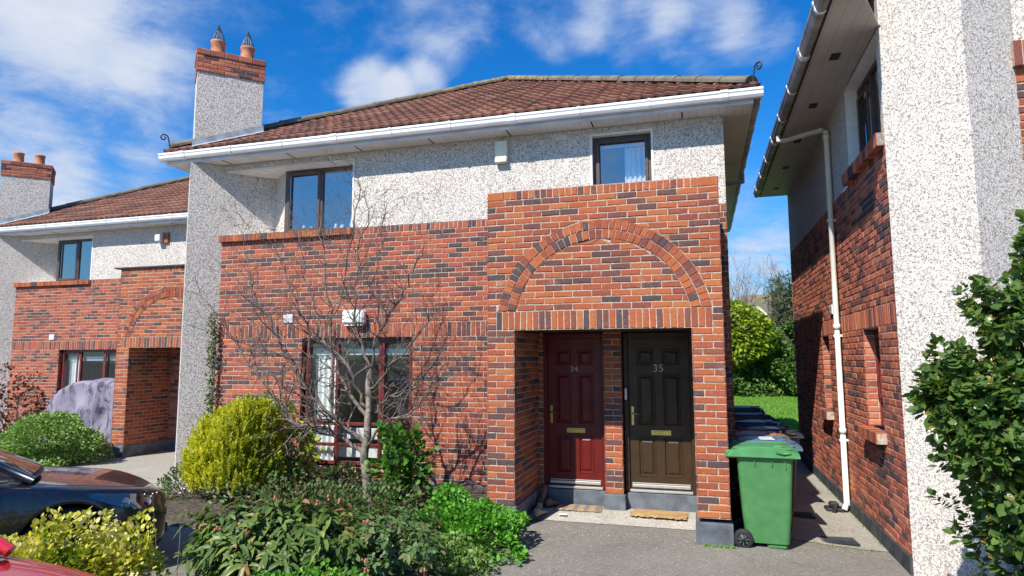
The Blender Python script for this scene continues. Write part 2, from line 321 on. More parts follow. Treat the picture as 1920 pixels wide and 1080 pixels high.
# ------------------------------------------------------------------ mesh helpers
class MB:
    def __init__(s): s.v = []; s.f = []; s.m = []; s.r = []; s.smooth = []
    def face(s, pts, mi=0, rnd=None, sm=False):
        b = len(s.v); s.v.extend([tuple(p) for p in pts]); s.f.append(tuple(range(b, b+len(pts))))
        s.m.append(mi); s.r.append(random.random() if rnd is None else rnd); s.smooth.append(sm); return s
    def add(s, verts, faces, mi=0, rnd=None, sm=False):
        b = len(s.v); s.v.extend([tuple(p) for p in verts]); rr = random.random() if rnd is None else rnd
        for f in faces:
            s.f.append(tuple(b+i for i in f)); s.m.append(mi); s.r.append(rr); s.smooth.append(sm)
        return s
    def box(s, a, b, mi=0, rnd=None, bev=0):
        x0, y0, z0 = [min(a[i], b[i]) for i in range(3)]; x1, y1, z1 = [max(a[i], b[i]) for i in range(3)]
        return s.obox((0, 0, 0), (1, 0, 0), (0, 1, 0), (0, 0, 1), x0, x1, y0, y1, z0, z1, mi, rnd, bev)
    def obox(s, o, ex, ey, ez, x0, x1, y0, y1, z0, z1, mi=0, rnd=None, bev=0):
        o, ex, ey, ez = map(Vector, (o, ex, ey, ez))
        P = lambda x, y, z: o + ex*x + ey*y + ez*z
        if not bev:
            v = [P(x, y, z) for z in (z0, z1) for y in (y0, y1) for x in (x0, x1)]
            f = [(0, 2, 3, 1), (4, 5, 7, 6), (0, 1, 5, 4), (2, 6, 7, 3), (0, 4, 6, 2), (1, 3, 7, 5)]
            return s.add(v, f, mi, rnd)
        c = bev; v = []; idx = {}
        for i, (x, sx) in enumerate(((x0, 1), (x1, -1))):
            for j, (y, sy) in enumerate(((y0, 1), (y1, -1))):
                for k, (z, sz) in enumerate(((z0, 1), (z1, -1))):
                    idx[i, j, k] = len(v)
                    v += [P(x, y+sy*c, z+sz*c), P(x+sx*c, y, z+sz*c), P(x+sx*c, y+sy*c, z)]
        I = lambda i, j, k, t: idx[i, j, k] + t
        f = [(I(0,0,0,0), I(0,0,1,0), I(0,1,1,0), I(0,1,0,0)), (I(1,0,0,0), I(1,1,0,0), I(1,1,1,0), I(1,0,1,0)),
             (I(0,0,0,1), I(1,0,0,1), I(1,0,1,1), I(0,0,1,1)), (I(0,1,0,1), I(0,1,1,1), I(1,1,1,1), I(1,1,0,1)),
             (I(0,0,0,2), I(0,1,0,2), I(1,1,0,2), I(1,0,0,2)), (I(0,0,1,2), I(1,0,1,2), I(1,1,1,2), I(0,1,1,2))]
        for k in (0, 1):
            for j in (0, 1): f.append((I(0,j,k,1), I(0,j,k,2), I(1,j,k,2), I(1,j,k,1)))
            for i in (0, 1): f.append((I(i,0,k,0), I(i,0,k,2), I(i,1,k,2), I(i,1,k,0)))
        for i in (0, 1):
            for j in (0, 1): f.append((I(i,j,0,0), I(i,j,0,1), I(i,j,1,1), I(i,j,1,0)))
        for i in (0, 1):
            for j in (0, 1):
                for k in (0, 1): f.append((I(i,j,k,0), I(i,j,k,1), I(i,j,k,2)))
        return s.add(v, f, mi, rnd)
    def tube(s, pts, radii, n=8, mi=0, caps=True, sm=True, rnd=None):
        pts = [Vector(p) for p in pts]
        if isinstance(radii, (int, float)): radii = [radii]*len(pts)
        v = []; ref = None
        for i, p in enumerate(pts):
            t = (pts[min(i+1, len(pts)-1)] - pts[max(i-1, 0)])
            if t.length < 1e-9: t = Vector((0, 0, 1))
            t.normalize()
            if ref is None or abs(ref.dot(t)) > .95: ref = Vector((0, 0, 1)) if abs(t.z) < .9 else Vector((1, 0, 0))
            a = t.cross(ref).normalized(); b = t.cross(a).normalized(); ref = a.cross(t).normalized() if False else ref
            for k in range(n):
                an = 2*math.pi*k/n; v.append(p + (a*math.cos(an) + b*math.sin(an))*radii[i])
        f = []
        for i in range(len(pts)-1):
            for k in range(n):
                f.append((i*n+k, i*n+(k+1) % n, (i+1)*n+(k+1) % n, (i+1)*n+k))
        s.add(v, f, mi, rnd, sm)
        if caps and n > 2:
            b = len(s.v) - len(v)
            for ring, rev in ((0, False), (len(pts)-1, True)):
                ff = [b+ring*n+k for k in range(n)]
                s.f.append(tuple(ff[::-1] if rev else ff)); s.m.append(mi); s.r.append(.5); s.smooth.append(False)
        return s
    def lathe(s, o, prof, n=24, mi=0, axis=(0, 0, 1), sm=True):
        o = Vector(o); ax = Vector(axis).normalized(); ref = Vector((1, 0, 0)) if abs(ax.x) < .9 else Vector((0, 1, 0))
        a = ax.cross(ref).normalized(); b = ax.cross(a)
        v = [o + ax*h + (a*math.cos(2*math.pi*k/n) + b*math.sin(2*math.pi*k/n))*r for r, h in prof for k in range(n)]
        f = [(i*n+k, i*n+(k+1) % n, (i+1)*n+(k+1) % n, (i+1)*n+k) for i in range(len(prof)-1) for k in range(n)]
        return s.add(v, f, mi, None, sm)
    def build(s, name, mats, parent=None, loc=None):
        me = bpy.data.meshes.new(name); me.from_pydata(s.v, [], s.f)
        if isinstance(mats, str): mats = [mats]
        for m in mats: me.materials.append(M[m])
        me.polygons.foreach_set('material_index', s.m); me.polygons.foreach_set('use_smooth', s.smooth)
        at = me.attributes.new('rnd', 'FLOAT', 'FACE'); at.data.foreach_set('value', s.r)
        me.update(); o = bpy.data.objects.new(name, me); C.objects.link(o)
        if parent: o.parent = parent
        if loc: o.location = loc
        return o
def tag(o, label=None, cat=None, group=None, kind=None):
    if label: o['label'] = label
    if cat: o['category'] = cat
    if group: o['group'] = group
    if kind: o['kind'] = kind
    return o
def empty(name, loc, label, cat, group=None, rz=0):
    o = bpy.data.objects.new(name, None); C.objects.link(o); o.location = loc; o.rotation_euler.z = rz
    o.empty_display_size = .1
    return tag(o, label, cat, group)
def copy_tree(o, parent=None):
    c = o.copy(); C.objects.link(c); c.parent = parent
    for ch in list(o.children): copy_tree(ch, c)
    return c

class Fr:
    """vertical wall frame: origin, outward normal n, u = z x n"""
    def __init__(s, o, n):
        s.o = Vector(o); s.n = Vector(n).normalized(); s.z = Vector((0, 0, 1)); s.u = s.z.cross(s.n)
    def p(s, u, z, d=0): return s.o + s.u*u + s.z*z + s.n*d
    def box(s, mb, u0, u1, z0, z1, d0, d1, mi=0, rnd=None, bev=0):
        return mb.obox(s.o, s.u, -s.n, s.z, u0, u1, -d1, -d0, z0, z1, mi, rnd, bev)

def panel(mb, fr, u0, u1, z0, z1, holes=(), rev=.1, mi=0, d=0, revmi=None):
    us = sorted({u0, u1, *[x for h in holes for x in h[:2] if u0 < x < u1]})
    zs = sorted({z0, z1, *[x for h in holes for x in h[2:4] if z0 < x < z1]})
    for a, b in zip(us, us[1:]):
        for c, e in zip(zs, zs[1:]):
            um, zm = (a+b)/2, (c+e)/2
            if any(h[0] < um < h[1] and h[2] < zm < h[3] for h in holes): continue
            mb.face([fr.p(a, c, d), fr.p(b, c, d), fr.p(b, e, d), fr.p(a, e, d)], mi)
    ri = mi if revmi is None else revmi
    if rev:
        for h in holes:
            a, b, c, e = h[:4]; a, b = max(a, u0), min(b, u1); c, e = max(c, z0), min(e, z1); q = -rev
            mb.face([fr.p(a, c, d), fr.p(a, e, d), fr.p(a, e, q), fr.p(a, c, q)], ri)
            mb.face([fr.p(b, c, d), fr.p(b, c, q), fr.p(b, e, q), fr.p(b, e, d)], ri)
            if e < z1: mb.face([fr.p(a, e, d), fr.p(b, e, d), fr.p(b, e, q), fr.p(a, e, q)], ri)
            if c > z0: mb.face([fr.p(a, c, d), fr.p(a, c, q), fr.p(b, c, q), fr.p(b, c, d)], ri)

def brick_rnd():
    r = random.random()
    if r < .11: return random.uniform(.80, 1)
    if r < .32: return random.uniform(.52, .78)
    return random.betavariate(1.4, 1.8)*.56
_streak = [0, .3]
def brick_rnd2():       # the dark bricks come in small runs
    if _streak[0] > 0: _streak[0] -= 1; return min(1, max(0, _streak[1] + random.uniform(-.07, .07)))
    v = brick_rnd()
    if v > .78 and random.random() < .28: _streak[0] = 1; _streak[1] = v
    return v
def one_brick(mb, fr, q, d=0, mi=0, rnd=None, j=.0030, c=.0075, back=.014):
    """q: four (u,z) corners ccw; proud face inset by c, sides run back to the mortar"""
    cu = sum(p[0] for p in q)/4; cz = sum(p[1] for p in q)/4
    out = random.uniform(-.002, .003); J = lambda: random.uniform(-j, j)
    o = [(u+J(), z+J()) for u, z in q]
    def ins(p):
        du, dz = p[0]-cu, p[1]-cz; l = max(abs(du), 1e-4); h = max(abs(dz), 1e-4)
        return (cu + du*(1-min(.45, c/l)), cz + dz*(1-min(.45, c/h)))
    i = [ins(p) for p in o]; t = [random.uniform(-.002, .002) for _ in range(4)]
    v = [fr.p(u, z, d-back) for u, z in o] + [fr.p(u, z, d-.004+t[k]*.5) for k, (u, z) in enumerate(o)] + [fr.p(u, z, d+out+t[k]) for k, (u, z) in enumerate(i)]
    f = [(8, 9, 10, 11)]
    for k in range(4):
        n = (k+1) % 4; f += [(k, n, n+4, k+4), (k+4, n+4, n+8, k+8)]
    mb.add(v, f, mi, brick_rnd2() if rnd is None else rnd)
def subtract(iv, cut):
    out = []
    for a in iv:
        if cut[2] <= a[0] or cut[0] >= a[2]: out.append(a); continue
        if cut[0] > a[0]+.001: out.append((a[0], a[1], cut[0], cut[1]))
        if cut[2] < a[2]-.001: out.append((cut[2], cut[3], a[2], a[3]))
    return out
def bricks(mb, fr, u0, u1, z0, n, holes=(), circ_out=None, circ_in=None, phase=0, d=0, mi=0, mm=1, shift=0.0):
    """stretcher bond; circ_* = (cu, cz, r): only outside / only inside that circle. intervals are (bottom u0, top u0, bottom u1, top u1)"""
    for k in range(n):
        za = z0+k*.075; zb = za+.075; zm = (za+zb)/2
        iv = [(u0, u0, u1, u1)]
        if circ_in:
            cu, cz, r = circ_in; h = [math.sqrt(max(0, r*r-(z-cz)**2)) for z in (za, zb, zm)]
            if h[2] <= .02: continue
            iv = [(cu-h[0], cu-h[1], cu+h[0], cu+h[1])]
        if circ_out:
            cu, cz, r = circ_out; h = [math.sqrt(max(0, r*r-(z-cz)**2)) for z in (za, zb, zm)]
            if h[2] > 0: iv = subtract(iv, (cu-h[0], cu-h[1], cu+h[0], cu+h[1]))
        for a, b, c, e in [hh[:4] for hh in holes]:
            if c < zm < e: iv = subtract(iv, (a, a, b, b))
        for a0, a1, b0, b1 in iv:
            mb.face([fr.p(a0, za, d-.006), fr.p(b0, za, d-.006), fr.p(b1, zb, d-.006), fr.p(a1, zb, d-.006)], mm)
            st = (.1125 if (k+phase) % 2 else 0) + shift
            x = u0 + st - .225*math.ceil((u0+st-min(a0, a1))/.225+1)
            jit = random.uniform(-.004, .004)
            while x < max(b0, b1):
                l, r_ = x+.005+jit, x+.220+jit
                lb, lt = max(l, a0+(.004 if a0 > u0 or circ_in else 0)), max(l, a1+(.004 if a0 > u0 or circ_in else 0))
                rb, rt = min(r_, b0-(.0)), min(r_, b1-(.0))
                if rb-lb > .03 or rt-lt > .03:
                    if rb < lb+.006: rb = lb+.006
                    if rt < lt+.006: rt = lt+.006
                    one_brick(mb, fr, [(lb, za+.0055), (rb, za+.0055), (rt, zb-.0055), (lt, zb-.0055)], d, mi)
                x += .225
def soldiers(mb, fr, u0, u1, z0, z1, d=0, w=.075, mi=0, mm=1, back=.014):
    n = max(1, round((u1-u0)/w)); w = (u1-u0)/n
    mb.face([fr.p(u0, z0, d-.006), fr.p(u1, z0, d-.006), fr.p(u1, z1, d-.006), fr.p(u0, z1, d-.006)], mm)
    for i in range(n):
        a = u0+i*w
        one_brick(mb, fr, [(a+.0055, z0+.0055), (a+w-.0055, z0+.0055), (a+w-.0055, z1-.0055), (a+.0055, z1-.0055)], d, mi, back=back)
def sill_bricks(mb, fr, u0, u1, z0, z1, proj, mi=0, mm=1, slope=.02):
    """projecting brick-on-edge sill, each brick a small block"""
    n = round((u1-u0)/.075); w = (u1-u0)/n
    fr.box(mb, u0+.003, u1-.003, z0+.006, z1-.008, -.05, proj-.008, mm)
    for i in range(n):
        a = u0+i*w; r = brick_rnd2(); e = random.uniform(-.003, .003)
        fr.box(mb, a+.004, a+w-.004, z0+e*.5, z1+e, -.05, proj+e, mi, r, bev=.005)

def window(parent, fr, u0, u1, z0, z1, rec, frame_mat, cols, rows=(), cells=None, fw=.055, glass='glass', open_frames=(), room=True, depth=1.6, name='window', e=.25):
    """cols: inner mullion u positions, rows: inner transom z positions"""
    w = MB()
    d0, d1 = -rec-.06, -rec
    fr.box(w, u0, u0+fw, z0, z1, d0, d1, bev=.006); fr.box(w, u1-fw, u1, z0, z1, d0, d1, bev=.006)
    fr.box(w, u0+fw, u1-fw, z1-fw, z1, d0, d1-.003, bev=.006); fr.box(w, u0+fw, u1-fw, z0, z0+fw, d0, d1-.003, bev=.006)
    for c in cols: fr.box(w, c-fw*.5, c+fw*.5, z0+fw, z1-fw, d0, d1-.004, bev=.006)
    for r_ in rows:
        xs = [u0+fw] + [x for c in cols for x in (c-fw*.5, c+fw*.5)] + [u1-fw]
        for a, b in zip(xs[::2], xs[1::2]): fr.box(w, a, b, r_-fw*.45, r_+fw*.45, d0, d1-.007, bev=.006)
    for a, b, c, ee in open_frames:   # opening sash standing slightly proud
        t = .045
        fr.box(w, a, a+t, c, ee, d1-.001, d1+.022, bev=.006); fr.box(w, b-t, b, c, ee, d1-.001, d1+.022, bev=.006)
        fr.box(w, a+t, b-t, ee-t, ee, d1-.001, d1+.02, bev=.006); fr.box(w, a+t, b-t, c, c+t, d1-.001, d1+.02, bev=.006)
    wo = w.build(name, frame_mat, parent)
    gl = MB(); q = -rec-.035
    gl.face([fr.p(u0+.01, z0+.01, q), fr.p(u1-.01, z0+.01, q), fr.p(u1-.01, z1-.01, q), fr.p(u0+.01, z1-.01, q)])
    gl.build('pane', glass, wo)
    if room:
        rm = MB(); b = -rec-depth; q = -rec-.085
        a, bb, c, dd = u0-.01, u1+.01, z0-.01, z1+.01
        A = [fr.p(a, c, q), fr.p(bb, c, q), fr.p(bb, dd, q), fr.p(a, dd, q)]
        B = [fr.p(a-e, c-.5, b), fr.p(bb+e, c-.5, b), fr.p(bb+e, dd+.1, b), fr.p(a-e, dd+.1, b)]
        rm.face(B)
        for i in range(4): rm.face([A[i], A[(i+1) % 4], B[(i+1) % 4], B[i]])
        rm.build('room_lining', 'room_wall', wo)
    return wo
def drape(parent, fr, u0, u1, z0, z1, d, mat='curtain', amp=.02, per=.07, name='curtain'):
    mb = MB(); n = max(8, int((u1-u0)/.008)); v = []; ph = random.random()*6
    for z in (z0, z1):
        for i in range(n+1):
            u = u0+(u1-u0)*i/n; v.append(fr.p(u, z, d + amp*math.sin(2*math.pi*u/per+ph+.8*math.sin(u*9)) * (1 if z == z0 else .7)))
    mb.add(v, [(i, i+1, n+2+i, n+1+i) for i in range(n)], sm=True); return mb.build(name, mat, parent)

def tiles(mb, A, B, T, gauge=.30, step=.045, per=.165, amp=.013, du0=0):
    """wavy interlocking tiles on the triangle A-B (eave) up to T"""
    A, B, T = map(Vector, (A, B, T)); W = (B-A).length; ux = (B-A)/W
    foot = A + ux*((T-A).dot(ux)); S = (T-foot).length; sy = (T-foot)/S; nn = ux.cross(sy)
    if nn.z < 0: nn = -nn
    tl = (T-A).dot(ux); nc = int(math.ceil(S/gauge)); N = int(W/step)
    colr = {}
    for k in range(nc):
        s0 = k*gauge-(.03 if k == 0 else 0); s1 = min(S, (k+1)*gauge+.02)
        lim = lambda s: (tl*max(0, s)/S, W-(W-tl)*max(0, s)/S)
        for i in range(N):
            ua, ub = W*i/N, W*(i+1)/N
            l0, h0 = lim(s0); l1, h1 = lim(s1)
            if ub < l0 or ua > h0: continue
            cl = lambda u, l, h: min(max(u, l), h)
            key = (k, int((ua+(k % 2)*0.16)/.33)); r = colr.setdefault(key, random.random())
            wv = lambda u: amp*math.cos(2*math.pi*u/per) + .006*math.cos(4*math.pi*u/per+1)
            P = lambda u, s, l, h, lift: A + ux*cl(u, l, h) + sy*s + nn*(wv(u)+lift)
            jit = ((hash(key) % 100)/100-.5)*.008
            a, b = P(ua, s0, l0, h0, .034+jit), P(ub, s0, l0, h0, .034+jit)
            c, d = P(ub, s1, l1, h1, .004), P(ua, s1, l1, h1, .004)
            e, f = P(ua, s0, l0, h0, -.004), P(ub, s0, l0, h0, -.004)
            bi = len(mb.v); mb.v.extend([tuple(x) for x in (a, b, c, d, e, f)])
            mb.f += [(bi, bi+1, bi+2, bi+3), (bi+4, bi+5, bi+1, bi)]; mb.m += [0, 0]; mb.r += [r, r]; mb.smooth += [False, False]
    mb.face([A - nn*.02, B - nn*.02, T - nn*.02])
def ridge(parent, P0, P1, name='ridge_tiles', r=.105, ln=.45):
    mb = MB(); P0, P1 = Vector(P0), Vector(P1); L = (P1-P0).length; t = (P1-P0)/L
    sd = t.cross(Vector((0, 0, 1))).normalized(); up = sd.cross(t).normalized(); n = int(L/ln)
    for i in range(n):
        a = P0 + t*(L*i/n); b = P0 + t*(L*(i+1)/n + .03); dz = random.uniform(-.006, .006); v = []
        for q, rr in ((a, r*1.06), (a+t*.05, r*1.06), (a+t*.055, r), (b, r*.97)):
            for k in range(9):
                an = math.pi*(k/8)*1.16 - .25; v.append(q + sd*math.cos(an)*rr*1.1 + up*(math.sin(an)*rr*.8+dz-.01))
        mb.add(v, [(j*9+k, j*9+k+1, (j+1)*9+k+1, (j+1)*9+k) for j in range(3) for k in range(8)] + [tuple(range(8, -1, -1))], sm=False)
    return mb.build(name, 'ridge_concrete', parent)
def scroll(parent, base, dx):
    mb = MB(); b = Vector(base); d = Vector(dx).normalized(); pts = [b+Vector((0, 0, -.1)), b+Vector((0, 0, .0))+d*.01, b+Vector((0, 0, .06))+d*.02]
    c = b+Vector((0, 0, .14))+d*.105 ; rr = .07
    for i in range(20):
        a = math.pi*1.05 - i*.40; r_ = rr*(1-i/24); pts.append(c + d*math.cos(a)*r_ + Vector((0, 0, math.sin(a)*r_)))
    mb.tube(pts, .012, 6); return mb.build('finial', 'black_iron', parent)
def gutter_run(parent, a, b, nrm, mat='upvc', name='gutter', brackets=True, bmat=None):
    """ogee-ish gutter with closed profile; nrm points away from the wall"""
    a, b, n = Vector(a), Vector(b), Vector(nrm); t = (b-a).normalized(); L = (b-a).length; z = Vector((0, 0, 1))
    prof = [(0, .10), (0, .0), (.03, -.018), (.075, -.012), (.098, .02), (.104, .06), (.115, .075), (.115, .105), (.100, .105), (.096, .07), (.085, .03), (.05, .01), (.012, .02), (.01, .10)]
    mb = MB()
    v = [p + n*x + z*h for p in (a, b) for x, h in prof]; k = len(prof)
    mb.add(v, [(i, (i+1) % k, k+(i+1) % k, k+i) for i in range(k)], sm=False)
    outer = prof[:8]
    for e in (a, b): mb.face([e + n*x + z*h for x, h in outer+[(0, .105)]])
    go = mb.build(name, mat, parent)
    if brackets:
        m = max(2, int(L/.92))
        for i in range(m):
            s = L*(i+.5)/m; w = .018 if i % 3 else .05
            o = [(x*1.05+.004 if x > .02 else x, h-.006 if h < .05 else h+.004) for x, h in outer]
            v = [a + t*(s+q) + n*(x) + z*h for q in (-w, w) for x, h in o]; kk = len(o)
            f = [(j, j+1, kk+j+1, kk+j) for j in range(kk-1)] + [tuple(range(kk)), tuple(range(2*kk-1, kk-1, -1))]
            bb = MB(); bb.add(v, f); bb.build('gutter_bracket', bmat or mat, go)
    return go

# ------------------------------------------------------------------ the terraced house (built twice)
def front_door(parent, fr, u0, u1, z0, z1, d, mat, num, numscale):
    w = MB(); t = .055
    fr.box(w, u0, u0+t, z0, z1, d-.08, d, bev=.005); fr.box(w, u1-t, u1, z0, z1, d-.08, d, bev=.005)
    fr.box(w, u0+t, u1-t, z1-.07, z1, d-.08, d-.003, bev=.005)
    do = w.build('front_door', mat, parent)
    lf = MB(); a, b, c, e = u0+t+.004, u1-t-.004, z0+.03, z1-.075; q = d-.035
    W, H = b-a, e-c
    pans = []
    for i in (0, 1):
        x0 = a+.105 + i*(W/2-.06); x1 = x0 + W/2-.15
        pans += [(x0, x1, c+.16*1.0, c+.16+H*.255), (x0, x1, c+H*.415, c+H*.415+H*.345), (x0, x1, c+H*.815, c+H*.93)]
    panel(lf, fr, a, b, c, e, [tuple(p) for p in pans], rev=.0, d=q)
    for (x0, x1, y0, y1) in pans:
        g1, g2, g3 = .012, .022, .045
        def ring(i, o, di, do_):
            for P, Q in zip(((x0+i, y0+i), (x1-i, y0+i), (x1-i, y1-i), (x0+i, y1-i)), ((x1-i, y0+i), (x1-i, y1-i), (x0+i, y1-i), (x0+i, y0+i))):
                pass
        def rect(i): return [(x0+i, y0+i), (x1-i, y0+i), (x1-i, y1-i), (x0+i, y1-i)]
        levels = [(0, q), (.004, q+.006), (.014, q+.006), (.024, q-.014), (.034, q-.014), (.060, q-.001)]
        for (i0, d0), (i1, d1) in zip(levels, levels[1:]):
            A, B = rect(i0), rect(i1)
            for k in range(4):
                n = (k+1) % 4; lf.face([fr.p(*A[k], d0), fr.p(*A[n], d0), fr.p(*B[n], d1), fr.p(*B[k], d1)])
        A = rect(.060); lf.face([fr.p(*p, q-.001) for p in A])
    lf.build('door_leaf', mat, do)
    s = MB(); fr.box(s, u0+t, u1-t, z0+.0, z0+.03, d-.06, d+.012, bev=.004); fr.box(s, a+.02, b-.02, z0+.055, z0+.095, q, q+.028, bev=.008)
    fr.box(s, a+.02, b-.02, z0+.10, z0+.112, q, q+.016, bev=.003)
    s.build('threshold_bar', 'aluminium', do)
    lp = MB(); cx = a + W*.52; lz = c+H*.372
    fr.box(lp, cx-.125, cx+.125, lz-.032, lz+.032, q, q+.010, bev=.003); fr.box(lp, cx-.10, cx+.10, lz-.020, lz+.016, q+.010, q+.016, bev=.003)
    lp.build('letter_plate', 'brass', do)
    h = MB(); hx = a+.045; hz = c+H*.48
    fr.box(h, hx-.018, hx+.018, hz-.12, hz+.12, q, q+.008, bev=.003)
    h.tube([fr.p(hx, hz+.03, q), fr.p(hx, hz+.03, q+.045), fr.p(hx+.03, hz+.03, q+.052), fr.p(hx+.115, hz+.02, q+.05)], [.010, .010, .009, .008], 8)
    h.build('door_handle', 'brass', do)
    cu = bpy.data.curves.new('num', 'FONT'); cu.body = num; cu.size = .125*numscale; cu.extrude = .004; cu.align_x = 'CENTER'; cu.space_character = 1.1
    to = bpy.data.objects.new('tmp', cu); C.objects.link(to); dg = bpy.context.evaluated_depsgraph_get()
    me = bpy.data.meshes.new_from_object(to.evaluated_get(dg)); bpy.data.objects.remove(to)
    me.materials.clear(); me.materials.append(M['num_metal'])
    no = bpy.data.objects.new('door_number', me); C.objects.link(no); no.parent = do
    no.matrix_local = Matrix.Translation(fr.p(a+W*.5, c+H*.775, q+.006)) @ Matrix((fr.u, fr.z, fr.n)).transposed().to_4x4()
    return do

def house(off, ours=True):
    if ours:
        root = empty('terraced_house', off, 'two storey brick and roughcast house with maroon door 34 and brown door 35', 'house', 'houses of the same row')
    else:
        root = empty('terraced_house', off, 'brick house set back behind the black car, with the lilac covered shape under its window', 'house', 'houses of the same row')
    FRm = Fr((0, 1.73, 0), (0, -1, 0)); FRp = Fr((0, 0, 0), (0, -1, 0)); S2 = math.sqrt(.5)
    FRs = Fr((2.85, 0, 0), (1, 0, 0))          # right side wall: u = +y
    XL = -5.36; bm = 'brick_pink' if ours else 'brick_pink'
    # roughcast walls
    w = MB()
    rw = (1.03, 1.87, 4.02, 5.13)
    panel(w, FRm, -2.87, 2.85, 4.01, 5.253, [rw], rev=.09, revmi=1)
    panel(w, FRm, XL, -2.87, 5.13, 5.253, rev=0)
    rec = [(XL, 1.73), (-2.87, 1.73), (-2.87, 1.985), (-4.31, 1.985), (-4.755, 2.34)]
    w.face([(x, y, 5.13) for x, y in rec][::-1], 1)
    w.face([(x, y, 4.0) for x, y in rec], 1)
    w.face([(-4.755, 2.335, 4.0), (-4.31, 1.985, 4.0), (-4.31, 1.985, 5.13), (-4.755, 2.335, 5.13)], 0)
    w.face([(-2.87, 1.73, 4), (-2.87, 1.985, 4), (-2.87, 1.985, 5.13), (-2.87, 1.73, 5.13)], 1)
    wing = [(-6.0, 1.63), (-5.74, 1.363), (-5.70, 1.403)]
    A = Vector((-5.74, 1.356, 0)); q = lambda s, z: (A.x+S2*s, A.y+S2*s, z)
    w.face([q(0, -.3), q(.54, -.3), q(.54, 5.253), q(0, 5.253)], 0)
    w.face([q(.54, 4.0), q(1.392, 4.0), q(1.392, 5.253), q(.54, 5.253)], 0)
    w.face([(-6.0, 1.616, -.3), q(0, -.3), q(0, 5.253), (-6.0, 1.616, 5.253)], 0)
    w.face([(-6.0, 10.6, -.3), (-6.0, 1.616, -.3), (-6.0, 1.616, 5.253), (-6.0, 10.6, 5.253)], 0)
    panel(w, FRs, 1.73, 10.6, 4.01, 5.253)
    w.face([(2.85, 10.6, -.3), (-6.0, 10.6, -.3), (-6, 10.6, 5.253), (2.85, 10.6, 5.253)])
    # thin smooth bands round the openings
    for a, b, c, e in ((rw[0]-.03, rw[0], rw[2], rw[3]+.03), (rw[1], rw[1]+.03, rw[2], rw[3]+.03), (rw[0], rw[1], rw[3], rw[3]+.03), (-2.87, -2.84, 4.01, 5.16), (XL+.1, -2.87, 5.13, 5.15)):
        FRm.box(w, a, b, c, e, -.01, .008, 1)
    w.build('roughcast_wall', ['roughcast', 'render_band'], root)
    # main brick wall
    b = MB(); lw = (-3.72, -1.78, .24, 2.25)
    bricks(b, FRm, XL, 0, .075, 29, [lw], phase=1)
    soldiers(b, FRm, XL, -.004, 2.25, 2.475)
    bricks(b, FRm, XL, 0, 2.475, 19)
    soldiers(b, FRm, -2.86, 0, 3.90, 4.008)
    b.face([FRm.p(XL, 3.9, -.006), FRm.p(-2.86, 3.9, -.006), FRm.p(-2.86, 4.0, -.006), FRm.p(XL, 4.0, -.006)], 1)
    for (x, sg) in ((lw[0], 1), (lw[1], -1)):           # brick reveals of the window
        f2 = Fr((x, 1.73, 0), (sg, 0, 0)); u_ = (0, .10) if sg > 0 else (-.10, 0)
        bricks(b, f2, u_[0]+.002, u_[1], .24, 26)
    b.face([(lw[0], 1.73, 2.252), (lw[1], 1.73, 2.252), (lw[1], 1.83, 2.252), (lw[0], 1.83, 2.252)], 1)
    bo = b.build('brick_wall', [bm, 'mortar'], root)
    b = MB(); bricks(b, FRs, 1.73, 10.6, .075, 51, phase=0); soldiers(b, FRs, 1.73, 10.6, 3.90, 4.008)
    bricks(b, FRm, 2.70, 2.85, .075, 51, phase=1); soldiers(b, FRm, 2.70, 2.85, 3.90, 4.008)
    b.build('side_brick_wall', ['brick_orange', 'mortar'], root)
    sb = MB(); sill_bricks(sb, FRm, XL-.02, -2.85, 3.895, 4.01, .065); sb.build('brick_sill', ['brick_orange', 'mortar'], root)
    st = MB(); n = 9
    for i in range(n):
        a = lw[0] + (lw[1]-lw[0])*i/n; st.obox(FRm.p(0, .185), FRm.u, (0, .94, .34), (0, -.34, .94), a+.003, a+(lw[1]-lw[0])/n-.003, -.05, .10, 0, .035, 0, bev=.004)
    st.build('window_sill', 'sill_tile', root)
    # porch
    W = 2.70; o0, o1 = .3375, 2.3625; hole = (o0, o1, .2, 2.25)
    p = MB(); cz = 2.275; ccu = 1.36; rO = 1.244; rI = 1.020
    bricks(p, FRp, 0, W, .225, 27, [hole], phase=1)
    for a, c_ in ((0, .1125), (W-.1125, W)): bricks(p, FRp, a, c_, 2.25, 3)
    soldiers(p, FRp, .1125, W-.1125, 2.25, 2.475)
    bricks(p, FRp, 0, W, 2.475, 18, circ_out=(ccu, cz, rO), phase=1)
    bricks(p, FRp, 0, W, 2.475, 14, circ_in=(ccu, cz, rI), phase=1, shift=.03)
    one_brick(p, FRp, [(.004, 3.829), (.208, 3.829), (.208, 3.932), (.004, 3.932)]); one_brick(p, FRp, [(W-.218, 3.829), (W-.004, 3.829), (W-.004, 3.932), (W-.218, 3.932)])
    soldiers(p, FRp, .212, W-.222, 3.825, 3.937)
    # inner and outer side faces of the porch, reveals
    Fi = Fr((o0, 0, 0), (1, 0, 0)); bricks(p, Fi, 0, 1.2, .225, 27)
    Fi2 = Fr((o1, 0, 0), (-1, 0, 0)); bricks(p, Fi2, -1.2, 0, .225, 27)
    Fo = Fr((W, 0, 0), (1, 0, 0)); bricks(p, Fo, 0, 1.73, .225, 48); soldiers(p, Fo, 0, 1.73, 3.825, 3.937)
    Fo2 = Fr((0, 0, 0), (-1, 0, 0)); bricks(p, Fo2, -1.73, 0, .225, 48); soldiers(p, Fo2, -1.73, 0, 3.825, 3.937)
    p.build('porch_wall', ['brick_orange', 'mortar'], root)
    ar = MB(); a0 = math.asin((2.475-cz)/rO)
